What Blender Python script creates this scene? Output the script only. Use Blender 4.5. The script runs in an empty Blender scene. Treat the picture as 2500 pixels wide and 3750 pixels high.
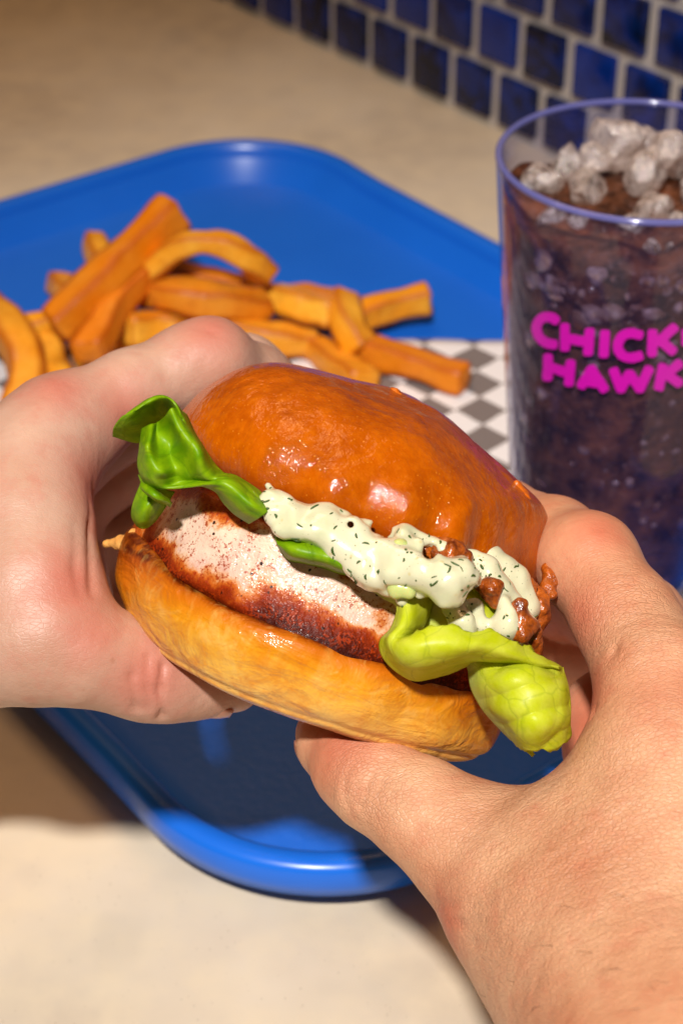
import bpy, bmesh, math, random
import numpy as np
from mathutils import Vector, Matrix
random.seed(7); rng = np.random.default_rng(7)
SC = bpy.context.scene
COL = SC.collection

# ------------------------------------------------------------------ camera, world, lamp, exposure
PITCH = math.radians(35.0)
CAM_H = 0.38
FPX, CX, CY = 6696.0, 1250.0, 1875.0
cam_d = bpy.data.cameras.new('camera'); cam = bpy.data.objects.new('camera', cam_d); COL.objects.link(cam)
cam.location = (0, 0, CAM_H); cam.rotation_euler = (math.pi/2 - PITCH, 0, 0)
cam_d.sensor_fit = 'VERTICAL'; cam_d.sensor_height = 36.0; cam_d.sensor_width = 24.0
cam_d.lens = FPX/3750*36.0
cam_d.clip_start = 0.01; cam_d.clip_end = 30
cam_d.dof.use_dof = True; cam_d.dof.focus_distance = 0.378; cam_d.dof.aperture_fstop = 19.0
SC.camera = cam

W = bpy.data.worlds.new('World'); SC.world = W; W.use_nodes = True
bgn = W.node_tree.nodes['Background']; bgn.inputs[0].default_value = (1.0, 0.82, 0.66, 1); bgn.inputs[1].default_value = 0.055

ld = bpy.data.lights.new('flash_lamp', 'SPOT'); ld.energy = 148.0; ld.shadow_soft_size = 0.038
ld.spot_size = math.radians(35); ld.spot_blend = 1.0
ld.color = (1.0, 0.955, 0.90)
lamp = bpy.data.objects.new('flash_lamp', ld); COL.objects.link(lamp)
lamp.location = (-0.15, -0.55, 1.33)
_t = Vector((0.02, 0.34, 0.08)) - Vector(lamp.location)
lamp.rotation_euler = _t.to_track_quat('-Z', 'Y').to_euler()

# the room's own warm ceiling light, above and behind the tray
rd = bpy.data.lights.new('ceiling_lamp', 'AREA'); rd.shape = 'DISK'; rd.size = 0.7; rd.energy = 8.0; rd.color = (1.0, 0.58, 0.28)
rl = bpy.data.objects.new('ceiling_lamp', rd); COL.objects.link(rl)
rl.location = (-0.25, 1.05, 1.55)
rl.rotation_euler = (0, 0, 0)

vs = SC.view_settings
SC.display_settings.display_device = 'sRGB'
vs.view_transform = 'Standard'; vs.look = 'None'; vs.exposure = 0.0; vs.gamma = 1.0; vs.use_curve_mapping = False
SC.render.engine = 'CYCLES'
SC.cycles.use_denoising = True
SC.cycles.max_bounces = 8; SC.cycles.transparent_max_bounces = 24
SC.cycles.sample_clamp_indirect = 8.0

# ------------------------------------------------------------------ coordinates
cp, sp = math.cos(PITCH), math.sin(PITCH)
def c2w(c):
    c = np.asarray(c, float)
    x, y, z = c[..., 0], c[..., 1], c[..., 2]
    return np.stack([x, -z*cp + y*sp, CAM_H + z*sp + y*cp], -1)
def C(px, py, d):                      # a photographed point at depth d (m), camera axes
    return np.array([(px-CX)/FPX*d, (CY-py)/FPX*d, -d])
def P(px, py, d): return c2w(C(px, py, d))
def PH(px, py, h):                     # a photographed point at height h over the table
    r = c2w(C(px, py, 1.0)) - np.array([0, 0, CAM_H])
    t = (h-CAM_H)/r[2]
    return np.array([0, 0, CAM_H]) + r*t

# ------------------------------------------------------------------ object helpers
def tag(o, label=None, cat=None, group=None, kind=None):
    if label: o['label'] = label
    if cat: o['category'] = cat
    if group: o['group'] = group
    if kind: o['kind'] = kind
    return o
def empty(name, M=None):
    o = bpy.data.objects.new(name, None); COL.objects.link(o); o.empty_display_size = 0.02
    if M is not None: o.matrix_world = M
    return o
def mesh_obj(name, v, f, m=None, parent=None, smooth=True):
    me = bpy.data.meshes.new(name)
    me.from_pydata([tuple(map(float, p)) for p in v], [], [tuple(map(int, q)) for q in f]); me.update()
    return link(name, me, m, parent, smooth)
def link(name, me, m=None, parent=None, smooth=True):
    o = bpy.data.objects.new(name, me); COL.objects.link(o)
    if m is not None and len(me.materials) == 0: me.materials.append(m)
    if parent is not None: o.parent = parent
    if smooth:
        me.polygons.foreach_set('use_smooth', [True]*len(me.polygons))
    return o
def recenter(o, origin):
    origin = Vector(origin)
    o.data.transform(Matrix.Translation(-origin)); o.location = origin
    return o
def bm_obj(name, bm, m=None, parent=None, smooth=True):
    me = bpy.data.meshes.new(name); bm.to_mesh(me); bm.free()
    return link(name, me, m, parent, smooth)

# ------------------------------------------------------------------ noise
def _hash(ix, iy, iz, s):
    h = (ix*374761393 + iy*668265263 + iz*2147483647 + s*974634533) & 0xffffffff
    h = ((h ^ (h >> 13))*1274126177) & 0xffffffff
    h = h ^ (h >> 16)
    return (h & 0xffff)/65535.0
def vnoise(p, scale=1.0, seed=0):
    p = np.asarray(p, float)*scale + 1000.0
    i = np.floor(p).astype(np.int64); f = p-i; f = f*f*f*(f*(f*6-15)+10)
    r = 0
    for dx in (0, 1):
        for dy in (0, 1):
            for dz in (0, 1):
                w = (f[..., 0] if dx else 1-f[..., 0])*(f[..., 1] if dy else 1-f[..., 1])*(f[..., 2] if dz else 1-f[..., 2])
                r = r + w*_hash(i[..., 0]+dx, i[..., 1]+dy, i[..., 2]+dz, seed)
    return r*2-1
def fbm(p, scale, oct=3, seed=0):
    a, s, r = 1.0, scale, 0
    for k in range(oct):
        r = r + a*vnoise(p, s, seed+k); a *= .5; s *= 2.1
    return r
def sstep(x, a, b):
    t = np.clip((x-a)/(b-a), 0, 1); return t*t*(3-2*t)

# ------------------------------------------------------------------ signed distance surfaces
def smin(a, b, k):
    h = np.clip(0.5+0.5*(b-a)/k, 0, 1)
    return b*(1-h)+a*h - k*h*(1-h)
def d_capsule(p, a, b, r1, r2):
    ba = b-a; L = float(ba@ba)+1e-12
    pa = p-a
    t = np.clip((pa@ba)/L, 0, 1)
    return np.linalg.norm(pa - t[:, None]*ba, axis=1) - (r1+(r2-r1)*t)
def d_chain(p, pts, k=0.003):
    d = None
    for (a, ra), (b, rb) in zip(pts[:-1], pts[1:]):
        e = d_capsule(p, a, b, ra, rb)
        d = e if d is None else smin(d, e, k)
    return d
def d_seg(p, a, b):
    ba = b-a; t = np.clip(((p-a)@ba)/(float(ba@ba)+1e-12), 0, 1)
    return np.linalg.norm(p-a-t[:, None]*ba, axis=1)

def surface_nets(fn, lo, hi, h, refine=2):
    lo = np.asarray(lo, float); n = np.maximum(3, np.ceil((np.asarray(hi)-lo)/h).astype(int)+1)
    ax = [lo[i]+h*np.arange(n[i]) for i in range(3)]
    K = 5
    nb = (n+K-1)//K
    cg = np.stack(np.meshgrid(*[lo[i]+h*(K*np.arange(nb[i])+(K-1)/2) for i in range(3)], indexing='ij'), -1)
    Cv = fn(cg.reshape(-1, 3)).reshape(nb)
    near = np.abs(Cv) < K*h*.5*1.7321*1.5+.0012
    up = lambda A: np.repeat(np.repeat(np.repeat(A, K, 0), K, 1), K, 2)[:n[0], :n[1], :n[2]]
    F = up(Cv).copy(); idn = np.argwhere(up(near))
    pv = lo+h*idn; out = np.empty(len(pv))
    for i0 in range(0, len(pv), 200000): out[i0:i0+200000] = fn(pv[i0:i0+200000])
    F[tuple(idn.T)] = out
    S = F < 0
    nc = n-1
    cnt = np.zeros(nc, np.int32); acc = np.zeros(tuple(nc)+(3,))
    for axis in range(3):
        o1, o2 = [a for a in range(3) if a != axis]
        for b1 in (0, 1):
            for b2 in (0, 1):
                sa = [None]*3; sb = [None]*3
                for a_, b_ in ((o1, b1), (o2, b2)):
                    sa[a_] = slice(b_, b_+nc[a_]); sb[a_] = sa[a_]
                sa[axis] = slice(0, nc[axis]); sb[axis] = slice(1, nc[axis]+1)
                f0, f1 = F[tuple(sa)], F[tuple(sb)]
                x = (f0 < 0) != (f1 < 0)
                t = np.where(x, f0/np.where(x, f0-f1, 1), 0)
                cnt += x
                acc[..., axis] += np.where(x, t, 0)
                acc[..., o1] += x*b1; acc[..., o2] += x*b2
    act = cnt > 0
    idx = -np.ones(nc, np.int64); idx[act] = np.arange(act.sum())
    cell = np.argwhere(act)
    V = lo + h*(cell + acc[act]/cnt[act][:, None])
    Q = []
    for axis in range(3):
        o1, o2 = [(1, 2), (2, 0), (0, 1)][axis]
        s0 = [slice(None)]*3; s1 = [slice(None)]*3
        s0[axis] = slice(0, n[axis]-1); s1[axis] = slice(1, n[axis])
        A, B = S[tuple(s0)], S[tuple(s1)]
        e = np.argwhere(A != B)
        ok = (e[:, o1] > 0) & (e[:, o2] > 0) & (e[:, o1] < nc[o1]) & (e[:, o2] < nc[o2]); e = e[ok]
        fl = A[tuple(e.T)]
        def at(d1, d2):
            q = e.copy(); q[:, o1] -= d1; q[:, o2] -= d2
            return idx[tuple(q.T)]
        q = np.stack([at(1, 1), at(0, 1), at(0, 0), at(1, 0)], 1)
        q[~fl] = q[~fl][:, ::-1]
        Q.append(q)
    Q = np.concatenate(Q)
    Q = Q[(Q >= 0).all(1)]
    e = h*0.3
    for _ in range(refine):
        d = fn(V)
        g = np.stack([fn(V+np.eye(3)[i]*e)-fn(V-np.eye(3)[i]*e) for i in range(3)], 1)/(2*e)
        g2 = np.maximum((g*g).sum(1), .2)
        st = np.clip(-d/g2, -h*.5, h*.5)
        V = V + g*st[:, None]
    return V, Q

def catmull(pts, n):
    pts = np.asarray(pts, float); m = len(pts)
    ext = np.concatenate([[2*pts[0]-pts[1]], pts, [2*pts[-1]-pts[-2]]])
    t = np.linspace(0, m-1, n); i = np.minimum(t.astype(int), m-2); f = (t-i)[:, None]
    p0, p1, p2, p3 = ext[i], ext[i+1], ext[i+2], ext[i+3]
    return .5*((2*p1)+(-p0+p2)*f+(2*p0-5*p1+4*p2-p3)*f**2+(-p0+3*p1-3*p2+p3)*f**3)
def grid_faces(nu, nv):
    return [(i*nv+j, (i+1)*nv+j, (i+1)*nv+j+1, i*nv+j+1) for i in range(nu-1) for j in range(nv-1)]
def net(rows, nu, nv):                 # rows[u][v] control points, interpolated both ways
    R = np.stack([catmull(r, nv) for r in rows])
    return np.stack([catmull(R[:, j], nu) for j in range(nv)], 1)

# ------------------------------------------------------------------ material helpers
class M:
    def __init__(s, name):
        s.m = bpy.data.materials.new(name); s.m.use_nodes = True
        s.nt = s.m.node_tree; s.b = s.nt.nodes['Principled BSDF']; s._c = None
    def n(s, t, **kw):
        x = s.nt.nodes.new(t)
        for k, v in kw.items(): setattr(x, k, v)
        return x
    def l(s, a, b): s.nt.links.new(a, b)
    def put(s, sock, v):
        if isinstance(v, bpy.types.NodeSocket): s.l(v, sock)
        elif hasattr(sock.default_value, '__len__') and not hasattr(v, '__len__'): sock.default_value = [v]*len(sock.default_value)
        elif hasattr(v, '__len__') and len(v) == 3 and len(sock.default_value) == 4: sock.default_value = (*v, 1)
        else: sock.default_value = v
    def set(s, **kw):
        for k, v in kw.items(): s.put(s.b.inputs[k.replace('_', ' ')], v)
        return s
    def co(s, kind='Object'):
        if s._c is None: s._c = s.n('ShaderNodeTexCoord')
        return s._c.outputs[kind]
    def mapping(s, scale, loc=(0, 0, 0), rot=(0, 0, 0), vec=None):
        x = s.n('ShaderNodeMapping'); s.l(vec or s.co(), x.inputs['Vector'])
        x.inputs['Scale'].default_value = scale if hasattr(scale, '__len__') else (scale,)*3
        x.inputs['Location'].default_value = loc; x.inputs['Rotation'].default_value = rot
        return x.outputs[0]
    def noise(s, scale, detail=3, rough=.55, dist=0, vec=None, out='Fac'):
        x = s.n('ShaderNodeTexNoise'); s.l(vec or s.co(), x.inputs['Vector'])
        x.inputs['Scale'].default_value = scale; x.inputs['Detail'].default_value = detail
        x.inputs['Roughness'].default_value = rough; x.inputs['Distortion'].default_value = dist
        return x.outputs[out]
    def vor(s, scale, feature='F1', out='Distance', vec=None, rand=1.0):
        x = s.n('ShaderNodeTexVoronoi', feature=feature); s.l(vec or s.co(), x.inputs['Vector'])
        x.inputs['Scale'].default_value = scale; x.inputs['Randomness'].default_value = rand
        return x.outputs[out]
    def ramp(s, fac, stops, interp='LINEAR'):
        x = s.n('ShaderNodeValToRGB'); s.put(x.inputs[0], fac); r = x.color_ramp; r.interpolation = interp
        while len(r.elements) < len(stops): r.elements.new(.5)
        for e, (p, c) in zip(r.elements, stops):
            e.position = p; e.color = (c, c, c, 1) if not hasattr(c, '__len__') else (*c, 1)
        return x.outputs[0]
    def mix(s, fac, a, b, blend='MIX'):
        x = s.n('ShaderNodeMix', data_type='RGBA', blend_type=blend)
        s.put(x.inputs[0], fac); s.put(x.inputs[6], a); s.put(x.inputs[7], b)
        return x.outputs[2]
    def math(s, op, a, b=0.0, c=None):
        x = s.n('ShaderNodeMath', operation=op); s.put(x.inputs[0], a); s.put(x.inputs[1], b)
        if c is not None: s.put(x.inputs[2], c)
        return x.outputs[0]
    def rng(s, v, a, b, c=0.0, d=1.0):
        x = s.n('ShaderNodeMapRange', interpolation_type='SMOOTHSTEP'); s.put(x.inputs[0], v)
        for i, q in enumerate((a, b, c, d)): x.inputs[i+1].default_value = q
        return x.outputs[0]
    def sep(s, vec=None):
        x = s.n('ShaderNodeSeparateXYZ'); s.l(vec or s.co(), x.inputs[0]); return x.outputs
    def bump(s, h, strength=.5, dist=.001, normal=None):
        x = s.n('ShaderNodeBump'); s.put(x.inputs['Height'], h); x.inputs['Strength'].default_value = strength
        x.inputs['Distance'].default_value = dist
        if normal is not None: s.l(normal, x.inputs['Normal'])
        return x.outputs[0]
    def attr(s, name, out='Fac'):
        x = s.n('ShaderNodeAttribute', attribute_name=name); return x.outputs[out]
def srgb(r, g, b):
    f = lambda c: (c/255/12.92) if c/255 <= .04045 else ((c/255+.055)/1.055)**2.4
    return (f(r), f(g), f(b))
def set_attr(o, name, vals):
    a = o.data.attributes.new(name, 'FLOAT', 'POINT'); a.data.foreach_set('value', np.asarray(vals, np.float32))

# ------------------------------------------------------------------ materials
MT = {}
def mats():
    # table: pale composite with warm and grey clouds and fine specks
    a = M('table'); g = a.noise(9, 4, .6); g2 = a.noise(60, 3, .6)
    sp_ = a.vor(420)
    col = a.mix(a.ramp(g, [(.35, 0), (.65, 1)]), srgb(214, 201, 181), srgb(196, 181, 160))
    col = a.mix(a.ramp(g2, [(.42, 0), (.7, .55)]), col, srgb(218, 202, 174))
    g3 = a.noise(24, 2, .5)
    col = a.mix(a.ramp(g3, [(.6, 0), (.78, .35)]), col, srgb(172, 164, 154))
    col = a.mix(a.ramp(a.math('ADD', sp_, a.math('MULTIPLY', g2, .25)), [(.16, .7), (.22, 0)]), col, srgb(150, 134, 112))
    a.set(Base_Color=col, Roughness=a.ramp(g2, [(.3, .42), (.7, .6)]), Specular_IOR_Level=.3,
          Normal=a.bump(g2, .08, .0005)); MT['table'] = a.m
    # grout
    a = M('grout'); g = a.noise(160, 4, .6); g2 = a.noise(25, 2)
    a.set(Base_Color=a.mix(g2, srgb(190, 178, 168), srgb(216, 206, 198)), Roughness=.9, Normal=a.bump(g, .5, .001)); MT['grout'] = a.m
    # glazed tile
    a = M('blue_glazed_tile'); oi = a.n('ShaderNodeObjectInfo'); rnd = oi.outputs['Random']
    g = a.noise(70, 4, .65, 1.5, vec=a.co('Object'))
    g = a.noise(55, 3, .6, 1.2, vec=a.mapping(1, vec=a.n('ShaderNodeNewGeometry').outputs['Position']))
    base = a.ramp(rnd, [(0, srgb(0, 10, 36)), (.35, srgb(1, 18, 56)), (.7, srgb(0, 26, 88)), (1, srgb(3, 42, 128))])
    col = a.mix(a.ramp(g, [(.42, 0), (.72, .75)]), base, srgb(8, 52, 150))
    col = a.mix(a.ramp(g, [(.25, .7), (.42, 0)]), col, srgb(0, 8, 38))
    a.set(Base_Color=col, Roughness=.16, Specular_IOR_Level=.4, Normal=a.bump(g, .25, .002)); MT['tile'] = a.m
    # tray plastic
    a = M('blue_tray_plastic'); v = a.vor(420, 'SMOOTH_F1'); g = a.noise(700, 2)
    pr = a.attr('floor')
    h = a.math('MULTIPLY', a.math('ADD', v, a.math('MULTIPLY', g, .4)), pr)
    cl = a.noise(14, 3)
    a.set(Base_Color=a.mix(cl, srgb(12, 92, 200), srgb(24, 108, 220)), Roughness=a.math('ADD', a.math('MULTIPLY', pr, .14), .28), Specular_IOR_Level=.45,
          Normal=a.bump(h, .18, .0006)); MT['tray'] = a.m
    # checked paper
    a = M('checked_paper'); x = a.n('ShaderNodeTexChecker')
    g = a.noise(90, 2); wob = a.n('ShaderNodeVectorMath', operation='ADD')
    sc_ = a.n('ShaderNodeVectorMath', operation='SCALE'); a.l(a.noise(160, 2, out='Color'), sc_.inputs[0]); sc_.inputs['Scale'].default_value = .0011
    a.l(a.co(), wob.inputs[0]); a.l(sc_.outputs[0], wob.inputs[1])
    mp = a.mapping(1, rot=(0, 0, math.radians(45)), vec=wob.outputs[0]); 
    sx = a.sep(mp); cb = a.n('ShaderNodeCombineXYZ'); a.l(sx[0], cb.inputs[0]); a.l(sx[1], cb.inputs[1]); cb.inputs[2].default_value = .003
    a.l(cb.outputs[0], x.inputs['Vector']); x.inputs['Scale'].default_value = 1/.0143
    x.inputs[1].default_value = (*srgb(228, 224, 226), 1); x.inputs[2].default_value = (*srgb(118, 108, 106), 1)
    a.set(Base_Color=x.outputs[0], Roughness=.75, Normal=a.bump(g, .3, .0008)); MT['paper'] = a.m
    # top bun
    a = M('glazed_brioche_crust'); g = a.noise(90, 4, .6); g2 = a.noise(420, 4, .65); g3 = a.noise(1400, 2, .6); v = a.vor(650)
    z = a.sep()[2]
    col = a.mix(a.ramp(g, [(.3, 0), (.7, 1)]), srgb(152, 64, 0), srgb(184, 86, 0))
    col = a.mix(a.ramp(g2, [(.45, 0), (.72, .4)]), col, srgb(204, 108, 4))
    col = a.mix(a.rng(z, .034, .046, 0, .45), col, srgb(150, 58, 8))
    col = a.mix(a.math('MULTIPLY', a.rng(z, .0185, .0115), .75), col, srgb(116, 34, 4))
    col = a.mix(a.ramp(a.math('ADD', v, a.math('MULTIPLY', g2, .3)), [(.2, .5), (.3, 0)]), col, srgb(222, 140, 40))
    st = a.noise(34, 3, .6, 2.0, vec=a.mapping((1, 1, 3.0)))
    b1 = a.bump(g2, .16, .0016); b2 = a.bump(g3, .14, .0006, b1); 
    b3 = a.bump(a.noise(150, 3, .5, .6, vec=a.mapping((1.0, 1.0, .4))), .18, .003, b2)
    cb3 = a.bump(a.noise(700, 3, .6, .5), .35, .0007, a.bump(a.noise(95, 3, .6, 1.0, vec=a.mapping((1, 1, .6))), .4, .004, b3))
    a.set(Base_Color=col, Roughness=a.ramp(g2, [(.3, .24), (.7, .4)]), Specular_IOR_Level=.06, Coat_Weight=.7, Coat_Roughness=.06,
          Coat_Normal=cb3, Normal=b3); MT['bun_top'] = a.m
    # bottom bun
    a = M('golden_brioche_side'); g = a.noise(70, 4, .6, .6); g2 = a.noise(330, 4, .65); g3 = a.noise(1300, 2)
    streak = a.noise(150, 4, .65, .8, vec=a.mapping((1, 1, .6)))
    x_, y_, z_ = a.sep()[0:3]
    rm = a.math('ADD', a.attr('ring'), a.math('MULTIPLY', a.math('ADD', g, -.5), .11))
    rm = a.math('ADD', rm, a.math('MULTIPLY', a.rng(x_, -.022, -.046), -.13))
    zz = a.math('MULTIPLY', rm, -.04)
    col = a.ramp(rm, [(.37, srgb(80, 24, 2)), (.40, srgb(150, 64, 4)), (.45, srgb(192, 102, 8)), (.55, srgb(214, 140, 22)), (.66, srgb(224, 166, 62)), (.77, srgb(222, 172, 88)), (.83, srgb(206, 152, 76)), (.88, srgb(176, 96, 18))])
    col = a.mix(a.ramp(streak, [(.52, 0), (.75, .5)]), col, srgb(214, 164, 78))
    col = a.mix(a.ramp(g2, [(.5, 0), (.75, .5)]), col, srgb(206, 110, 16))
    col = a.mix(a.math('MULTIPLY', a.rng(x_, .026, .044), a.ramp(g, [(.35, .8), (.6, .2)])), col, srgb(196, 100, 18))
    mo = a.noise(130, 4, .65, .5)
    col = a.mix(a.ramp(mo, [(.48, 0), (.66, .5)]), col, srgb(190, 98, 8))
    col = a.mix(a.ramp(mo, [(.3, .45), (.46, 0)]), col, srgb(230, 186, 100))
    b1 = a.bump(streak, .22, .0016); b2 = a.bump(g2, .15, .001, b1); b3 = a.bump(g3, .1, .0004, b2)
    b4 = a.bump(a.noise(85, 3, .55, 1.2, vec=a.mapping((1, 1, 1.8))), .34, .0034, b3)
    a.set(Base_Color=col, Roughness=a.ramp(g, [(.35, .35), (.65, .5)]), Specular_IOR_Level=.15, Coat_Weight=.5, Coat_Roughness=.09, Coat_Normal=b4,
          Normal=b4); MT['bun_bottom'] = a.m
    # bread crumb inside
    a = M('bread_crumb'); g = a.noise(300, 4, .7)
    a.set(Base_Color=a.mix(g, srgb(226, 178, 96), srgb(196, 118, 36)), Roughness=.7, Normal=a.bump(g, .6, .001)); MT['crumb'] = a.m
    a = M('torn_crust_flake'); g = a.noise(400, 3, .7)
    a.set(Base_Color=a.mix(g, srgb(222, 118, 22), srgb(172, 68, 8)), Roughness=.35, Normal=a.bump(g, .5, .0008)); MT['flake'] = a.m
    # chicken
    a = M('spiced_grilled_chicken'); g = a.noise(48, 4, .6); g2 = a.noise(300, 4, .7); v = a.vor(520); v2 = a.vor(1100)
    x_, y_, z_ = a.sep()[0:3]
    wob = a.math('MULTIPLY', a.math('ADD', g, -.5), .018)
    low = a.rng(a.math('ADD', z_, wob), -.0020, -.0118)
    edge = a.rng(a.math('ADD', z_, wob), .0010, .0075)
    rt = a.rng(a.math('ADD', x_, a.math('MULTIPLY', wob, 1.6)), .002, .024)
    lf = a.rng(a.math('ADD', x_, wob), -.032, -.043)
    dens = a.math('MAXIMUM', a.math('MAXIMUM', low, a.math('MULTIPLY', edge, .62)), a.math('MAXIMUM', a.math('MULTIPLY', rt, .66), a.math('MULTIPLY', lf, .5)))
    n1 = a.noise(1500, 4, .7); n2 = a.noise(300, 4, .7)
    meat = a.mix(a.ramp(a.noise(120, 3, .6), [(.35, 0), (.65, 1)]), srgb(226, 196, 172), srgb(206, 162, 144))
    dn = a.math('ADD', dens, a.math('ADD', a.math('MULTIPLY', a.math('ADD', n2, -.5), .75), a.math('MULTIPLY', a.math('ADD', n1, -.5), .35)))
    tone = a.ramp(dn, [(.10, 0), (.34, 1)])
    crust = a.ramp(dn, [(.2, srgb(206, 138, 72)), (.45, srgb(180, 84, 20)), (.7, srgb(128, 38, 6)), (1, srgb(66, 12, 3))])
    col = a.mix(tone, meat, crust)
    spk = a.math('ADD', a.math('MULTIPLY', n1, .6), a.math('MULTIPLY', n2, .4))
    m_ = a.ramp(a.math('ADD', spk, a.math('MULTIPLY', dens, .05)), [(.548, 0), (.59, 1)])
    col = a.mix(a.math('MULTIPLY', m_, .9), col, srgb(150, 48, 6))
    vv = a.vor(330); col = a.mix(a.ramp(a.math('ADD', vv, a.math('MULTIPLY', n1, .3)), [(.24, 1), (.28, 0)]), col, srgb(50, 18, 8))
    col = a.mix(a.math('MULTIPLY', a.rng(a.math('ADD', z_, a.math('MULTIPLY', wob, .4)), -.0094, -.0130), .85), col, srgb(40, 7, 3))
    b1 = a.bump(g2, .35, .0012); b2 = a.bump(a.noise(900, 2, .6), .35, .0006, b1); b3 = a.bump(m_, .2, .0005, b2)
    a.set(Base_Color=col, Roughness=.42, Specular_IOR_Level=a.rng(dens, .1, .7, .4, .1), Coat_Weight=a.rng(dens, .1, .7, .5, .06), Coat_Roughness=.08, Coat_Normal=b3, Normal=b3,
          Subsurface_Weight=.08, Subsurface_Scale=.002, Subsurface_Radius=(1, .45, .3)); MT['chicken'] = a.m
    # sauce
    a = M('herb_mayonnaise'); g = a.noise(160, 3); g2 = a.noise(600, 2); v = a.vor(900); v2 = a.vor(330)
    col = a.mix(a.ramp(g, [(.4, 0), (.7, .5)]), srgb(212, 206, 174), srgb(184, 192, 148))
    col = a.mix(a.ramp(a.math('ADD', v, a.math('MULTIPLY', g, .35)), [(.24, .6), (.31, 0)]), col, srgb(86, 104, 60))
    col = a.mix(a.ramp(a.math('ADD', v2, a.math('MULTIPLY', g2, .3)), [(.21, .45), (.31, 0)]), col, srgb(196, 170, 96))
    a.set(Base_Color=col, Roughness=.25, Specular_IOR_Level=.5, Coat_Weight=.7, Coat_Roughness=.06, Normal=a.bump(g, .2, .001),
          Subsurface_Weight=.1, Subsurface_Scale=.002, Subsurface_Radius=(1, .9, .6)); MT['sauce'] = a.m
    a = M('dill'); a.set(Base_Color=srgb(56, 84, 26), Roughness=.5); MT['dill'] = a.m
    a = M('pickle'); a.set(Base_Color=srgb(190, 196, 120), Roughness=.2, Subsurface_Weight=.3, Subsurface_Scale=.003); MT['pickle'] = a.m
    # fried batter
    a = M('fried_batter'); g = a.noise(260, 4, .7)
    a.set(Base_Color=a.mix(a.ramp(g, [(.35, 0), (.65, 1)]), srgb(92, 32, 5), srgb(182, 90, 22)), Roughness=.3, Coat_Weight=.4, Coat_Roughness=.15, Normal=a.bump(g, .7, .0015)); MT['batter'] = a.m
    # lettuce (two tints)
    for key, c0, c1, cv in (('lettuce', srgb(114, 164, 2), srgb(156, 194, 8), srgb(78, 118, 4)),
                            ('lettuce_pale', srgb(222, 226, 70), srgb(212, 220, 24), srgb(140, 160, 14))):
        a = M(key); uv = a.co('UV'); g = a.noise(7, 3, vec=uv)
        duv = a.n('ShaderNodeVectorMath', operation='ADD'); dsc = a.n('ShaderNodeVectorMath', operation='SCALE'); a.l(a.noise(3, 2, out='Color', vec=uv), dsc.inputs[0]); dsc.inputs['Scale'].default_value = .18; a.l(uv, duv.inputs[0]); a.l(dsc.outputs[0], duv.inputs[1]); ve = a.vor(2.6, 'DISTANCE_TO_EDGE', vec=a.mapping((1, 1, 1), vec=duv.outputs[0])); ve2 = a.vor(9, 'DISTANCE_TO_EDGE', vec=duv.outputs[0])
        g2 = a.noise(420, 3)
        col = a.mix(a.ramp(g, [(.35, 0), (.65, 1)]), c0, c1)
        if key == 'lettuce_pale':
            col = a.mix(a.rng(a.sep(uv)[0], .45, .0, 0, .7), col, srgb(194, 204, 130))
        vn = a.math('MAXIMUM', a.ramp(ve, [(0, .9), (.012, .5), (.03, 0)]), a.ramp(ve2, [(0, .16), (.03, 0)]))
        col = a.mix(a.math('MULTIPLY', vn, .42), col, cv)
        h = a.math('ADD', a.math('MULTIPLY', a.ramp(ve, [(0, 0), (.25, 1)]), 1.0), a.math('MULTIPLY', a.ramp(ve2, [(0, 0), (.2, .12)]), 1.0))
        b1 = a.bump(h, .22, .0008); b2 = a.bump(g2, .1, .0004, b1)
        a.set(Base_Color=col, Roughness=.42, Specular_IOR_Level=.42, Normal=b2, Subsurface_Weight=.0)
        tr = a.n('ShaderNodeBsdfTranslucent'); a.put(tr.inputs[0], a.mix(.5, col, srgb(200, 225, 40))); a.l(b2, tr.inputs['Normal'])
        mx = a.n('ShaderNodeMixShader'); mx.inputs[0].default_value = .40
        a.l(a.b.outputs[0], mx.inputs[1]); a.l(tr.outputs[0], mx.inputs[2])
        a.l(mx.outputs[0], a.nt.nodes['Material Output'].inputs[0]); MT[key] = a.m
    # fries
    a = M('fried_potato'); g = a.noise(45, 4, .6); g2 = a.noise(220, 3, .6); rnd = a.n('ShaderNodeObjectInfo').outputs['Random']
    cr = a.attr('edge')
    col = a.mix(a.ramp(g, [(.35, 0), (.7, 1)]), srgb(246, 166, 8), srgb(254, 206, 70))
    col = a.mix(a.math('ADD', a.math('MULTIPLY', rnd, .55), .25), col, srgb(212, 98, 0))
    col = a.mix(a.math('MULTIPLY', a.ramp(cr, [(.35, 0), (.95, 1)]), .75), col, srgb(160, 64, 2))
    col = a.mix(a.ramp(g2, [(.55, 0), (.8, .5)]), col, srgb(176, 80, 4))
    a.set(Base_Color=col, Roughness=.45, Specular_IOR_Level=.35, Normal=a.bump(g2, .5, .0015)); MT['fry'] = a.m
    # skin
    for key, c0, c1, cr in (('skin', srgb(212, 162, 126), srgb(190, 128, 94), srgb(188, 92, 68)),
                            ('skin_pink', srgb(190, 154, 134), srgb(176, 132, 110), srgb(184, 96, 80))):
        a = M(key); g = a.noise(38, 4, .6); g2 = a.noise(190, 3, .6)
        w = a.vor(950, 'DISTANCE_TO_EDGE', vec=a.mapping((.7, 1.5, 1.0), rot=(.3, .5, .9)))
        w2 = a.noise(300, 4, .7, .4, vec=a.mapping((.55, 1.9, 1.0), rot=(.9, .2, 1.1)))
        red = a.attr('red')
        col = a.mix(a.ramp(g, [(.35, 0), (.68, 1)]), c0, c1)
        col = a.mix(a.ramp(g2, [(.5, 0), (.8, .35)]), col, cr)
        col = a.mix(a.math('MULTIPLY', red, .72), col, cr)
        col = a.mix(a.ramp(a.vor(75), [(.03, .35), (.06, 0)]), col, srgb(160, 96, 66))
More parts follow.
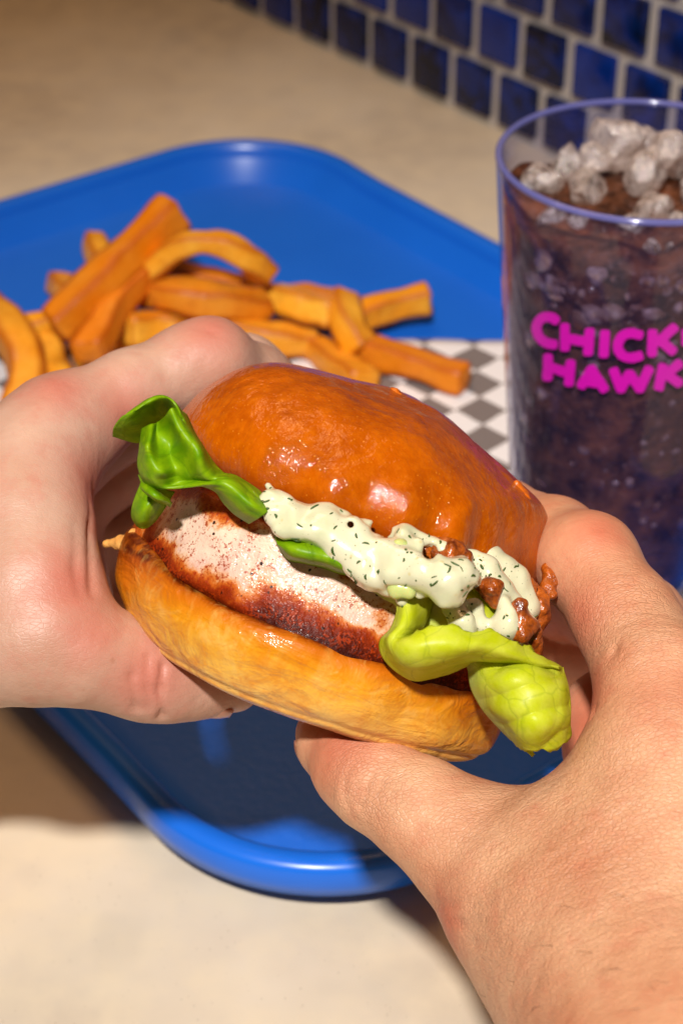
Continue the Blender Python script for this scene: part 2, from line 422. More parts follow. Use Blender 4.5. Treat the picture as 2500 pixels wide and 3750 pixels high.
        h = a.math('ADD', a.math('MULTIPLY', a.ramp(w, [(0, 0), (.14, 1)]), .6), a.ramp(w2, [(.3, 0), (.7, 1)]))
        fine = a.attr('fine')
        b1 = a.bump(a.math('MULTIPLY', h, fine), .55, .0006); b2 = a.bump(a.noise(70, 3, .55, .4), .22, .003, b1)
        a.set(Base_Color=col, Roughness=a.ramp(g2, [(.3, .42), (.7, .54)]), Specular_IOR_Level=.45, Normal=b2,
              Subsurface_Weight=.10, Subsurface_Scale=.003, Subsurface_Radius=(1, .32, .18)); MT[key] = a.m
    a = M('nail'); a.set(Base_Color=srgb(176, 116, 92), Roughness=.3, Coat_Weight=.2); MT['nail'] = a.m
    a = M('hair'); a.set(Base_Color=srgb(48, 28, 18), Roughness=.45); MT['hair'] = a.m
    # cup: clear tinted plastic
    a = M('clear_plastic'); t = a.n('ShaderNodeBsdfTransparent'); t.inputs[0].default_value = (.86, .87, .97, 1)
    gl = a.n('ShaderNodeBsdfGlossy'); gl.inputs['Roughness'].default_value = .07
    df = a.n('ShaderNodeBsdfDiffuse'); df.inputs[0].default_value = (*srgb(112, 112, 190), 1)
    lw = a.n('ShaderNodeLayerWeight'); lw.inputs[0].default_value = .35
    m1 = a.n('ShaderNodeMixShader'); a.l(a.rng(lw.outputs['Facing'], .35, 1, .025, .45), m1.inputs[0]); a.l(t.outputs[0], m1.inputs[1]); a.l(df.outputs[0], m1.inputs[2])
    m2 = a.n('ShaderNodeMixShader'); a.l(a.math('MULTIPLY', a.rng(lw.outputs['Facing'], .3, 1, .035, .75), a.math('SUBTRACT', 1.0, a.n('ShaderNodeNewGeometry').outputs['Backfacing'])), m2.inputs[0]); a.l(m1.outputs[0], m2.inputs[1]); a.l(gl.outputs[0], m2.inputs[2])
    a.l(m2.outputs[0], a.nt.nodes['Material Output'].inputs[0]); MT['plastic'] = a.m
    # ice
    a = M('ice'); t = a.n('ShaderNodeBsdfTransparent'); t.inputs[0].default_value = (.97, .94, .93, 1)
    gl = a.n('ShaderNodeBsdfGlossy'); gl.inputs['Roughness'].default_value = .1
    tl = a.n('ShaderNodeBsdfTranslucent'); df = a.n('ShaderNodeBsdfDiffuse')
    for q in (tl, df): q.inputs[0].default_value = (*srgb(246, 232, 226), 1)
    bb = a.bump(a.noise(3.2, 4, .7), .9, .0016)
    for q in (gl, tl, df): a.l(bb, q.inputs['Normal'])
    ad = a.n('ShaderNodeMixShader'); ad.inputs[0].default_value = .5; a.l(tl.outputs[0], ad.inputs[1]); a.l(df.outputs[0], ad.inputs[2])
    m1 = a.n('ShaderNodeMixShader'); a.l(a.ramp(a.noise(2.2, 4, .65), [(.36, .12), (.66, .95)]), m1.inputs[0]); a.l(t.outputs[0], m1.inputs[1]); a.l(ad.outputs[0], m1.inputs[2])
    m2 = a.n('ShaderNodeMixShader'); m2.inputs[0].default_value = .2; a.l(m1.outputs[0], m2.inputs[1]); a.l(gl.outputs[0], m2.inputs[2])
    a.l(m2.outputs[0], a.nt.nodes['Material Output'].inputs[0]); MT['ice'] = a.m
    a = M('cup_rim_plastic'); t = a.n('ShaderNodeBsdfTransparent'); t.inputs[0].default_value = (.8, .8, .95, 1)
    a.set(Base_Color=srgb(112, 114, 180), Roughness=.12, Specular_IOR_Level=.8)
    m1 = a.n('ShaderNodeMixShader'); m1.inputs[0].default_value = .6; a.l(t.outputs[0], m1.inputs[1]); a.l(a.b.outputs[0], m1.inputs[2])
    a.l(m1.outputs[0], a.nt.nodes['Material Output'].inputs[0]); MT['rim'] = a.m
    # cola
    a = M('cola'); g = a.noise(90, 4, .65, 0); g2 = a.noise(380, 4, .65)
    col = a.mix(a.ramp(g, [(.38, 0), (.7, 1)]), srgb(44, 20, 11), srgb(128, 76, 48))
    col = a.mix(a.ramp(g2, [(.56, 0), (.72, .6)]), col, srgb(140, 106, 96))
    z = a.sep()[2]
    a.set(Base_Color=col, Roughness=.35, Specular_IOR_Level=.15, Normal=a.bump(g2, .6, .002)); MT['cola'] = a.m
    a = M('magenta_print'); a.set(Base_Color=srgb(206, 0, 176), Roughness=.4); MT['print'] = a.m
    a = M('bubble'); a.set(Base_Color=srgb(200, 190, 200), Roughness=.08, Specular_IOR_Level=.8); MT['bubble'] = a.m
mats()

# ================================================================== the setting
ND = np.array([.788, .616]); DD = np.array([.616, -.788])      # tray / wall axes on the table: n across, d along
def nd(n, d, z=0.0):
    q = n*ND + d*DD; return np.array([q[0], q[1], z])
bm = bmesh.new(); bmesh.ops.create_grid(bm, x_segments=2, y_segments=2, size=.5)
WN = 0.0           # set below: wall distance along n
wp = PH(1834, 478, 0)[:2]; WN = float(wp@ND)
bm.free()
tc = [nd(WN, -2.2), nd(WN, 1.6), nd(-1.1, 1.6), nd(-1.1, -2.2)]
tv = [np.array([*c[:2], 0]) for c in tc] + [np.array([*c[:2], -.04]) for c in tc]
table = mesh_obj('table_top', tv, [(3, 2, 1, 0), (4, 5, 6, 7), (0, 1, 5, 4), (1, 2, 6, 5), (2, 3, 7, 6), (3, 0, 4, 7)], MT['table'], smooth=False)
tag(table, 'pale speckled beige table top under the blue tray', None, None, 'structure')

TW, TH, PD, PHH = .0268, .0262, .0340, .0318       # tile width, height, pitches
wall_v = []
def wpt(d, n, z): return nd(WN+n, d, z)
wv = [wpt(-2.2, 0.0, -.04), wpt(1.6, 0, -.04), wpt(1.6, 0, .75), wpt(-2.2, 0, .75),
      wpt(-2.2, .08, -.04), wpt(1.6, .08, -.04), wpt(1.6, .08, .75), wpt(-2.2, .08, .75)]
wall = mesh_obj('wall', wv, [(0, 1, 2, 3), (5, 4, 7, 6), (3, 2, 6, 7), (1, 0, 4, 5), (0, 3, 7, 4), (1, 5, 6, 2)], MT['grout'], smooth=False)
tag(wall, 'wall of small dark blue glazed tiles with pale grout behind the drink', None, None, 'structure')
def tile_mesh():
    bm = bmesh.new(); bmesh.ops.create_cube(bm, size=1)
    for v in bm.verts: v.co = Vector((v.co.x*TW, v.co.y*.006, v.co.z*TH))
    bmesh.ops.bevel(bm, geom=bm.edges[:], offset=.0011, segments=2, affect='EDGES', profile=.6)
    me = bpy.data.meshes.new('tile'); bm.to_mesh(me); bm.free()
    me.polygons.foreach_set('use_smooth', [True]*len(me.polygons)); me.materials.append(MT['tile']); return me
tmes = tile_mesh()
wrot = math.atan2(DD[1], DD[0])
d0 = float(PH(1834, 478, 0)[:2]@DD) - .004   # a joint seen just left of the drink
Z0 = .0045
for r in range(8):
    for k in range(-20, 16):
        d = d0 + (k+.5+(.5 if r % 2 else 0))*PD
        o = bpy.data.objects.new('tile', tmes); COL.objects.link(o); o.parent = wall
        q = wpt(d, -.0006 + random.uniform(-.0004, .0004), Z0+TH/2+r*PHH)
        o.location = q; o.rotation_euler = (random.uniform(-.012, .012), 0, wrot+random.uniform(-.012, .012))

# ================================================================== tray
TN0, TN1, TD0, TD1 = .186, .497, -.694, -.262
def rrect(off, rad, n=20):
    """closed outline of the tray plan, offset outward by off"""
    a0, a1, b0, b1 = TN0-off, TN1+off, TD0-off, TD1+off
    r = rad+off; pts = []
    for (cx_, cy_, s) in ((a1-r, b1-r, 0), (a0+r, b1-r, 90), (a0+r, b0+r, 180), (a1-r, b0+r, 270)):
        for i in range(n+1):
            t = math.radians(s+90*i/n); pts.append((cx_+r*math.cos(t), cy_+r*math.sin(t)))
    # straight runs get extra points
    out = []
    for i, p in enumerate(pts):
        q = pts[(i+1) % len(pts)]; out.append(p)
        if math.dist(p, q) > .05:
            for k in range(1, 12): out.append((p[0]+(q[0]-p[0])*k/12, p[1]+(q[1]-p[1])*k/12))
    return out
def build_tray():
    R0 = .062
    # (offset, z, floorflag): outer lip bottom -> rim -> inner wall -> floor, then the underside
    prof = [(-.004, .0100, 0), (-.0012, .0098, 0), (0.0, .0105, 0), (.0006, .0150, 0), (.0004, .0190, 0), (-.0006, .0208, 0), (-.0028, .0216, 0),
            (-.0058, .0214, 0), (-.0074, .0202, 0), (-.0086, .0165, 0), (-.0112, .0085, 0), (-.0132, .0056, 0), (-.0165, .0043, .3), (-.022, .0039, 1), (-.05, .0039, 1)]
    rings = []; zs = []
    for off, z, fl in prof:
        rings.append(rrect(off, R0)); zs.append((z, fl))
    n = len(rings[0]); V = []; F = []; fl = []
    for ring, (z, f_) in zip(rings, zs):
        for (a, b) in ring:
            # the long sides dip a little between the corners
            mid = (abs(b-(TD0+TD1)/2) < (TD1-TD0)/2-.085) and z > .0095
            q = nd(a, b, z)
            s = 0.0
            if z > .0095:
                e = sstep(abs(b-(TD0+TD1)/2), (TD1-TD0)/2-.085, (TD1-TD0)/2-.070)
                side = 1.0 if (a < TN0+.02 or a > TN1-.02) else 0.0
                s = (1-e)*.0010*side
                out = -1 if a < (TN0+TN1)/2 else 1
                if z < .0215 and False: pass
                q = nd(a - out*s*.9, b, z - s*.55)
            V.append(q); fl.append(f_)
    for i in range(len(rings)-1):
        for j in range(n):
            F.append((i*n+j, (i+1)*n+j, (i+1)*n+(j+1) % n, i*n+(j+1) % n))
    F.append([(len(rings)-1)*n+j for j in range(n)])
    # underside (thin shell)
    base = len(V); und = [(-.004, .0100), (-.0056, .0150), (-.0066, .0182), (-.0096, .0150), (-.0165, .0040), (-.0205, .0010), (-.05, .0008)]
    for off, z in und[1:]:
        for (a, b) in rrect(off, R0): V.append(nd(a, b, z)); fl.append(0)
    prev = 0
    for i in range(len(und)-1):
        cur = base+i*n
        for j in range(n): F.append((prev+j, prev+(j+1) % n, cur+(j+1) % n, cur+j))
        prev = cur
    F.append([prev+j for j in range(n)][::-1])
    o = mesh_obj('serving_tray', V, F, MT['tray']); set_attr(o, 'floor', fl)
    bm = bmesh.new(); bm.from_mesh(o.data); bmesh.ops.recalc_face_normals(bm, faces=bm.faces[:]); bm.to_mesh(o.data); bm.free()
    o.data.polygons.foreach_set('use_smooth', [True]*len(o.data.polygons))
    recenter(o, nd((TN0+TN1)/2, (TD0+TD1)/2, 0))
    tag(o, 'blue plastic serving tray with rounded corners and raised rim on table', 'tray')
build_tray()
TF = .0039     # tray floor height

# paper liner: a creased sheet of checks lying on the tray
def build_paper():
    p0 = PH(1500, 1253, TF)
    x0, x1, y1, y0 = -.150, .118, p0[1], .470
    nx, ny = 50, 40
    cx_, cy_ = (x0+x1)/2, (y0+y1)/2
    V = []
    for i in range(nx):
        for j in range(ny):
            u, v = i/(nx-1), j/(ny-1)
            x = x0+(x1-x0)*u; y = y0+(y1-y0)*v
            # corner cut along the tray's near-left wall
            q = np.array([x, y]); n_ = q@ND
            lim = TN0+.030
            if n_ < lim: q = q + ND*(lim-n_)*1.0
            n_ = q@ND; lim2 = TN1-.030
            if n_ > lim2: q = q - ND*(n_-lim2)
            z = TF+.0006 + .0009*max(0, vnoise(np.array([q[0], q[1], 0]), 28, 3)) + .0016*max(0, abs(v-.5)*2-.85)*4*max(0, vnoise(np.array([q[0], q[1], 1]), 16, 5))
            V.append((q[0]-cx_, q[1]-cy_, z))
    off = (p0[1]-cy_)
    o = mesh_obj('paper_liner', V, grid_faces(nx, ny), MT['paper'])
    o.location = (cx_, cy_, 0)
    s = o.modifiers.new('thickness', 'SOLIDIFY'); s.thickness = .0002; s.offset = 1
    tag(o, 'white and grey checked paper liner lying under the fries on the tray', 'paper')
build_paper()

# ================================================================== fries
def fry(pts, w, t, roll, label, seed):
    ctr = catmull([PH(*p) for p in pts], 17)
    V = []; E = []; ns = 24
    T = np.gradient(ctr, axis=0); T /= np.linalg.norm(T, axis=1)[:, None]
    up = np.array([0, 0, 1.0])
    r_ = np.random.default_rng(seed); tap = r_.uniform(.82, 1.05, 2)
    slant = r_.uniform(-.35, .35)
    L = len(ctr)
    for i in range(L):
        u = i/(L-1)
        s = np.cross(T[i], up); s /= np.linalg.norm(s); b = np.cross(s, T[i])
        c, sn = math.cos(roll), math.sin(roll)
        s, b = s*c+b*sn, -s*sn+b*c
        f = tap[0]+(tap[1]-tap[0])*u
        f *= 1-.05*math.cos(u*2*math.pi*1.3+seed)
        endf = 1.0
        for q in range(ns):
            a = 2*math.pi*q/ns; ca, sa = math.cos(a), math.sin(a)
            k = (abs(ca)**8+abs(sa)**8)**(-1/8)
            V.append(ctr[i]+f*endf*k*(s*ca*w/2+b*sa*t/2) + T[i]*slant*ca*w*.5*(1 if i in (0, L-1) else .6))
            E.append(min(1, max(0, (k-1)/.28)))
    F = [(i*ns+q, i*ns+(q+1) % ns, (i+1)*ns+(q+1) % ns, (i+1)*ns+q) for i in range(L-1) for q in range(ns)]
    # rounded end caps
    for (i, sg) in ((0, -1), (L-1, 1)):
        prev = [i*ns+q for q in range(ns)]
        for (sc_, ext) in ((.93, .0011), (.7, .0019), (.35, .0023)):
            cur = []
            for q in range(ns):
                p = np.mean([V[i*ns+z] for z in range(ns)], 0); p = p+(V[i*ns+q]-p)*sc_+T[i]*sg*ext
                cur.append(len(V)); V.append(p); E.append(.8 if sc_ > .9 else .25)
            for q in range(ns):
                f_ = (prev[q], prev[(q+1) % ns], cur[(q+1) % ns], cur[q]); F.append(f_ if sg > 0 else f_[::-1])
            prev = cur
        F.append(prev if sg > 0 else prev[::-1])
    V = np.array(V); V = V + np.stack([vnoise(V, 130, seed+k) for k in range(3)], 1)*.0009 + np.stack([vnoise(V, 50, seed+9+k) for k in range(3)], 1)*.0009
    o = mesh_obj('french_fry', V, [f[::-1] for f in F], MT['fry']); set_attr(o, 'edge', E)
    recenter(o, ctr[0]); tag(o, label, 'fry', 'fries heaped on the tray liner')
    return o
G = 'fries'
fry([(215, 1190, .028), (420, 985, .040), (640, 775, .052)], .0150, .0140, .25, 'long pale fry sticking up highest from the pile', 1)
fry([(325, 1290, .024), (430, 1120, .030), (530, 975, .036)], .0140, .0125, .1, 'thick fry leaning just below the tallest pale fry', 2)
fry([(540, 1000, .034), (640, 915, .046), (760, 885, .050), (880, 925, .046), (965, 1000, .034)], .0125, .0115, .2, 'arched deep orange fry bowed over the middle of the pile', 3)
fry([(540, 1060, .026), (700, 1085, .030), (960, 1120, .022)], .0140, .0120, .0, 'fat straight fry lying crossways beneath the arched fry', 4)
fry([(905, 1060, .020), (1060, 1110, .020), (1215, 1150, .020)], .0125, .0120, .45, 'short fry with a bright cut face right of the pile centre', 5)
fry([(1250, 1190, .012), (1400, 1130, .014), (1565, 1095, .016)], .0130, .0120, .1, 'dark browned fry lying apart on bare blue tray', 6)
fry([(1300, 1255, .012), (1480, 1320, .011), (1690, 1385, .010)], .0125, .0115, .15, 'long fry lying across the checked paper towards the drink', 7)
fry([(345, 885, .026), (375, 960, .028), (400, 1040, .022)], .0110, .0100, .3, 'stubby fry end poking out behind the tallest fry', 8)
fry([(-60, 1130, .022), (60, 1240, .024), (105, 1370, .016), (60, 1520, .008)], .0150, .0130, .1, 'bent fry hooking down beside the hand at the paper edge', 9)
fry([(470, 1200, .020), (600, 1190, .018), (720, 1230, .014)], .0150, .0130, .2, 'fry half hidden directly above the bent index finger', 10)
fry([(860, 1200, .016), (1000, 1235, .014), (1150, 1260, .010)], .0130, .0120, .1, 'reddish fry under the short bright one, behind the knuckle', 11)
fry([(1150, 1270, .009), (1230, 1330, .009), (1330, 1400, .009)], .0130, .0110, .2, 'fry just above the crown of the bun', 12)
fry([(1250, 1100, .022), (1270, 1180, .020), (1310, 1270, .013)], .0120, .0120, .5, 'upright stub fry between the dark fry and the pile', 13)
fry([(85, 1205, .016), (180, 1180, .018), (260, 1160, .020)], .0100, .0095, .0, 'thin fry tip showing left of the tallest fry base', 14)
fry([(170, 1230, .012), (190, 1330, .010), (230, 1440, .008)], .0125, .0110, .2, 'shaded fry standing between the bent fry and the thick one', 15)
fry([(215, 1040, .022), (260, 1075, .026), (340, 1110, .026)], .0110, .0100, .3, 'small fry end jutting left from under the tallest fry', 16)
fry([(640, 1010, .024), (760, 1030, .026), (880, 1060, .024)], .0120, .0110, .0, 'fry tucked inside the hollow of the arched fry', 17)
fry([(1000, 1085, .014), (1130, 1090, .016), (1260, 1110, .014)], .0120, .0110, .3, 'fry lying flat behind the short bright fry', 18)
fry([(420, 1260, .009), (600, 1290, .009), (850, 1310, .009)], .0140, .0120, .1, 'bottom fry lying under the pile behind the fingers', 19)
fry([(280, 1300, .009), (480, 1240, .009), (700, 1180, .009)], .0140, .0120, .2, 'dark lower fry in the shadow under the thick leaning fry', 20)

# ================================================================== drink
cup_c = np.array([.0900, .5050, TF])
R_B, R_T, H_C, TCK = .0308, .0442, .1500, .0018
def cup_r(z): return R_B+(R_T-R_B)*min(1, max(0, z/H_C))
def lathe(name, prof, ns, m, parent, close_bottom=False):
    V = []; F = []
    for (r, z) in prof:
        for q in range(ns):
            a = 2*math.pi*q/ns; V.append((r*math.cos(a), r*math.sin(a), z))
    for i in range(len(prof)-1):
        for q in range(ns): F.append((i*ns+q, i*ns+(q+1) % ns, (i+1)*ns+(q+1) % ns, (i+1)*ns+q))
    F.append([q for q in range(ns)][::-1]); F.append([(len(prof)-1)*ns+q for q in range(ns)])
    return mesh_obj(name, V, F, m, parent)
cup = empty('drink_cup', Matrix.Translation(Vector(cup_c)))
tag(cup, 'tall clear plastic tumbler of iced cola with magenta lettering', 'cup')
def build_cup():
    pr = [(.0295, 0.0), (R_B, .0006), (R_B+.0002, .004)]
    for k in range(1, 13): pr.append((cup_r(H_C*k/12)-.0002*(k == 12), H_C*k/12-.001*(k == 12)))
    pr += [(R_T-.0004, H_C), (R_T-.0012, H_C+.0004), (R_T-TCK+.0001, H_C-.0002), (R_T-TCK-.0002, H_C-.002)]
    for k in range(11, 0, -1): pr.append((cup_r(H_C*k/12)-TCK, H_C*k/12))
    pr += [(R_B-TCK, .006), (R_B-TCK-.003, .0052)]
    lathe('tumbler_wall', pr, 96, MT['plastic'], cup)
    rp = [(R_T-.0009+.0011*math.cos(t), H_C+.0007+.0011*math.sin(t)) for t in np.linspace(-1.2, 4.3, 12)]
    V = []; F = []; n_ = 96
    for (r, z) in rp:
        for q in range(n_): V.append((r*math.cos(2*math.pi*q/n_), r*math.sin(2*math.pi*q/n_), z))
    for i in range(len(rp)-1):
        for q in range(n_): F.append((i*n_+q, i*n_+(q+1) % n_, (i+1)*n_+(q+1) % n_, (i+1)*n_+q))
    mesh_obj('tumbler_rim', V, F, MT['rim'], cup)
    # cola body, a hair inside the wall, its top uneven where it meets the ice
    ns, V, F = 96, [], []
    lev = [.0060, .012]+[.012+k*.0062 for k in range(1, 21)]
    for i, z in enumerate(lev):
        for q in range(ns):
            a = 2*math.pi*q/ns
            zz = z
            if i == len(lev)-1: zz = z+.0035*vnoise(np.array([math.cos(a), math.sin(a), 0]), 2.2, 3)
            r = cup_r(zz)-TCK-.0004
            V.append((r*math.cos(a), r*math.sin(a), zz))
    for i in range(len(lev)-1):
        for q in range(ns): F.append((i*ns+q, i*ns+(q+1) % ns, (i+1)*ns+(q+1) % ns, (i+1)*ns+q))
    prev = (len(lev)-1)*ns
    for s in (.9, .7, .45, .2):
        st = len(V)
        for q in range(ns):
            x, y, z = V[(len(lev)-1)*ns+q]; V.append((x*s, y*s, lev[-1]+.001+.004*vnoise(np.array([x*s, y*s, 0]), 90, 8)))
        for q in range(ns): F.append((prev+q, prev+(q+1) % ns, st+(q+1) % ns, st+q))
        prev = st
    F.append([prev+q for q in range(ns)]); F.append([q for q in range(ns)][::-1])
    mesh_obj('cola', V, F, MT['cola'], cup)
    return lev[-1]
LIQ = build_cup()
def chunk(seed, r):
    bm = bmesh.new(); bmesh.ops.create_icosphere(bm, subdivisions=2, radius=1)
    P_ = np.array([v.co for v in bm.verts]); rr = np.random.default_rng(seed)
    d = np.full(len(P_), 9.0)
    for k in range(11):
        n = rr.normal(size=3); n /= np.linalg.norm(n); h = rr.uniform(.62, .95)
        c = P_@n; d = np.minimum(d, np.where(c > .05, h/np.maximum(c, .05), 9))
    d = np.minimum(d, 1.15)
    P_ = P_*d[:, None]*np.array([1, rr.uniform(.75, 1), rr.uniform(.6, .85)]) + .06*np.stack([vnoise(P_, 2.2, seed+k) for k in range(3)], 1)
    for v, p in zip(bm.verts, P_): v.co = p*r
    me = bpy.data.meshes.new('ice_chunk'); bm.to_mesh(me); bm.free()
    me.materials.append(MT['ice']); return me
ice_m = [chunk(40+k, 1.0) for k in range(7)]
spots = [(-.027, -.010, .004, .0085), (-.029, .010, .009, .0095), (-.012, -.020, .003, .0080), (.006, -.027, .003, .0078), (.022, -.020, .004, .0080),
         (-.016, .002, .010, .0100), (.002, -.010, .009, .0100), (.017, -.004, .011, .0105), (-.006, .018, .020, .0120), (.012, .016, .017, .0110),
         (.029, .012, .012, .0095), (-.020, .022, .009, .0090), (.004, .030, .011, .0090), (.002, .004, .017, .0105), (.030, -.008, .006, .0085),
         (-.034, -.002, .002, .0060), (-.022, -.026, .001, .0056), (-.004, -.034, .001, .0054), (.015, -.032, .001, .0058), (.034, .002, .003, .0055),
         (-.006, -.018, .008, .0065), (.010, -.018, .008, .0068), (-.020, -.014, .006, .0062), (.020, .004, .017, .0070), (-.012, .010, .018, .0072),
         (.024, -.014, .009, .0060), (-.028, -.018, .000, .0050), (.000, -.027, .004, .0050), (-.015, -.028, .001, .0046), (.008, .008, .023, .0080)]
for i, (x, y, z, r) in enumerate(spots):
    o = bpy.data.objects.new('ice_chunk', ice_m[i % 7]); COL.objects.link(o)
    o.location = cup_c+np.array([x, y, LIQ+z*.85-.0055]); o.scale = (r*.84,)*3; o.rotation_euler = [random.uniform(0, 6) for _ in range(3)]
    tag(o, 'clear crushed ice chunk heaped at the top of the drink', 'ice', 'ice heaped in the drink')
# pale ice seen through the wall, pressed between wall and cola: shallow lumps
def side_ice():
    V = []; F = []
    bm0 = bmesh.new(); bmesh.ops.create_icosphere(bm0, subdivisions=2, radius=1)
    P0 = np.array([v.co for v in bm0.verts]); F0 = [[v.index for v in f.verts] for f in bm0.faces]; bm0.free()
    rr = np.random.default_rng(5)
    for k in range(150):
        z = LIQ-.004-abs(rr.normal(0, .012)) if k < 60 else rr.uniform(.008, LIQ-.012)
        a = rr.uniform(math.pi*.95, math.pi*2.05)
        s = rr.uniform(.0012, .0048)*(1 if k < 60 else .62)
        R = cup_r(z)-TCK-.0004
        dirv = np.array([math.cos(a), math.sin(a), 0]); tan = np.array([-math.sin(a), math.cos(a), 0])
        q = P0*(1+.25*vnoise(P0*1.7+k*7, 1, k)[:, None])
        sx, sz = rr.uniform(.7, 1.3, 2)
        X = dirv*(R-.0004) + np.array([0, 0, z])
        pts = X + q[:, :1]*tan*s*sx + q[:, 1:2]*dirv*.0008 + q[:, 2:]*np.array([0, 0, 1])*s*sz
        b = len(V); V += list(pts); F += [[b+i for i in f] for f in F0]
    o = mesh_obj('submerged_ice', V, F, MT['ice_brown'], cup); tag(o, None, None, None, 'stuff')
a = M('ice_in_cola'); g = a.noise(200, 3)
a.set(Base_Color=a.mix(a.ramp(g, [(.4, 0), (.65, 1)]), srgb(96, 58, 46), srgb(150, 122, 122)), Roughness=.12, Specular_IOR_Level=.6); MT['ice_brown'] = a.m
side_ice()
# lettering on the wall
def ray_cup(px, py, off):
    o = np.array([0, 0, CAM_H]) - cup_c; d = c2w(C(px, py, 1.0)) - np.array([0, 0, CAM_H])
    lo, hi = .35, .75
    # march along the ray to the cone
    for t in np.arange(.40, .75, .0005):
        p = o+d*t
        if math.hypot(p[0], p[1]) <= cup_r(p[2])+off and 0 < p[2] < H_C: return p
    return None
def letters():
    st = [[(465, 1615), (420, 1588), (362, 1595), (327, 1640), (325, 1690), (350, 1742), (395, 1775), (455, 1785)],
          [(525, 1650), (525, 1815)], [(703, 1685), (690, 1848)], [(525, 1738), (695, 1768)],
          [(812, 1698), (802, 1862)],
          [(1065, 1718), (1000, 1702), (940, 1720), (905, 1775), (910, 1830), (945, 1868), (1000, 1880), (1065, 1865)],
          [(1152, 1692), (1147, 1855)], [(1310, 1662), (1185, 1770)], [(1210, 1760), (1300, 1835)],
          [(405, 1868), (400, 2030)], [(568, 1912), (553, 2068)], [(405, 1945), (560, 1992)],
          [(640, 2083), (718, 1958)], [(712, 1955), (808, 2108)], [(672, 2048), (770, 2062)],
          [(872, 1968), (925, 2108)], [(920, 2108), (988, 1990)], [(985, 1990), (1062, 2106)], [(1058, 2106), (1128, 1958)],
          [(1225, 1938), (1195, 2098)], [(1345, 1918), (1235, 2012)], [(1258, 2003), (1345, 2065)],
          [(1392, 1690), (1392, 1780)]]
    V = []; F = []; hw = 36
    for k, s in enumerate(st):
        s2 = [np.array([1800+x*.5102, 350+y*.5102]) for x, y in s]
        pts = catmull(s2, 6 if len(s2) == 2 else 28)
        off = .0002+.00002*k
        T = np.gradient(pts, axis=0); T /= np.linalg.norm(T, axis=1)[:, None]; N = np.stack([-T[:, 1], T[:, 0]], 1)
        w = hw*.5102
        # rounded ends
        cap = [(-.9, .45), (-.6, .8)]
        ext = [(pts[0]+T[0]*w*e*1.0*.6, N[0], f) for e, f in cap] + [(p, n, 1.0) for p, n in zip(pts, N)] + [(pts[-1]-T[-1]*w*e*.6, N[-1], f) for e, f in cap[::-1]]
        row = []
        for p, n, f in ext:
            for e in (-1, -.33, .33, 1):
                q = p+n*w*f*e
                h = ray_cup(q[0], q[1], off)
                row.append(h)
        if any(h is None for h in row): continue
        # snap exactly to the cone
        b = len(V)
        for h in row:
            r = cup_r(h[2])+off; a_ = math.atan2(h[1], h[0]); V.append((r*math.cos(a_), r*math.sin(a_), h[2]))
        m = len(ext)
        for i in range(m-1):
            for j in range(3): F.append((b+i*4+j, b+(i+1)*4+j, b+(i+1)*4+j+1, b+i*4+j+1))
    o = mesh_obj('printed_lettering', V, F, MT['print'], cup, smooth=False)
    tag(o, 'bold magenta printed lettering in two lines')
letters()

# ================================================================== burger
TILT, ELEV = math.radians(20), math.radians(3.5)
BD = .41
_c = C(1230, 2080, BD)
ax_a = np.array([math.sin(TILT)*math.cos(ELEV), math.cos(TILT)*math.cos(ELEV), math.sin(ELEV)])
ax_x = np.array([math.cos(TILT), -math.sin(TILT), 0])
ax_y = np.cross(ax_a, ax_x)
BC = c2w(_c); _o = c2w(np.zeros(3))
BX, BY, BZ = [c2w(v)-_o for v in (ax_x, ax_y, ax_a)]
BM = Matrix(((BX[0], BY[0], BZ[0], BC[0]), (BX[1], BY[1], BZ[1], BC[1]), (BX[2], BY[2], BZ[2], BC[2]), (0, 0, 0, 1)))
RB = np.stack([BX, BY, BZ])            # world -> burger local
def to_b(w): return (np.asarray(w)-BC)@RB.T
def from_b(l): return np.asarray(l)@RB + BC
def B(px, py, d): return to_b(P(px, py, d))
burger = empty('burger', BM)
tag(burger, 'grilled chicken burger in glossy brioche bun held between two hands', 'burger')

def lathe_blob(prof, warp, nt=220, nr=120):
    pr = catmull(np.array(prof, float)*.001, nr)
    V = [np.array([0, 0, pr[0, 1]])]
    th = np.linspace(0, 2*math.pi, nt, endpoint=False)
    for r, z in pr[1:-1]:
        V += list(np.stack([r*np.cos(th), r*np.sin(th), np.full(nt, z)], 1))
    V.append(np.array([0, 0, pr[-1, 1]]))
    V = warp(np.array(V)); m = nr-2
    F = [(0, 1+(q+1) % nt, 1+q) for q in range(nt)]
    F += [(1+i*nt+q, 1+i*nt+(q+1) % nt, 1+(i+1)*nt+(q+1) % nt, 1+(i+1)*nt+q) for i in range(m-1) for q in range(nt)]
    L = len(V)-1
    F += [(L, 1+(m-1)*nt+q, 1+(m-1)*nt+(q+1) % nt) for q in range(nt)]
    return V, F
def radial(V):
    d = V.copy(); d[:, 2] = 0; n = np.linalg.norm(d, axis=1)[:, None]; return d/np.maximum(n, 1e-6)
def clampplane(V, n, d, s):
    n = np.array(n, float); n /= np.linalg.norm(n)
    k = V@n-d; k = np.where(k > 0, k, 0); soft = k*k/(k+.002)
    return V - n*(soft*s)[:, None]

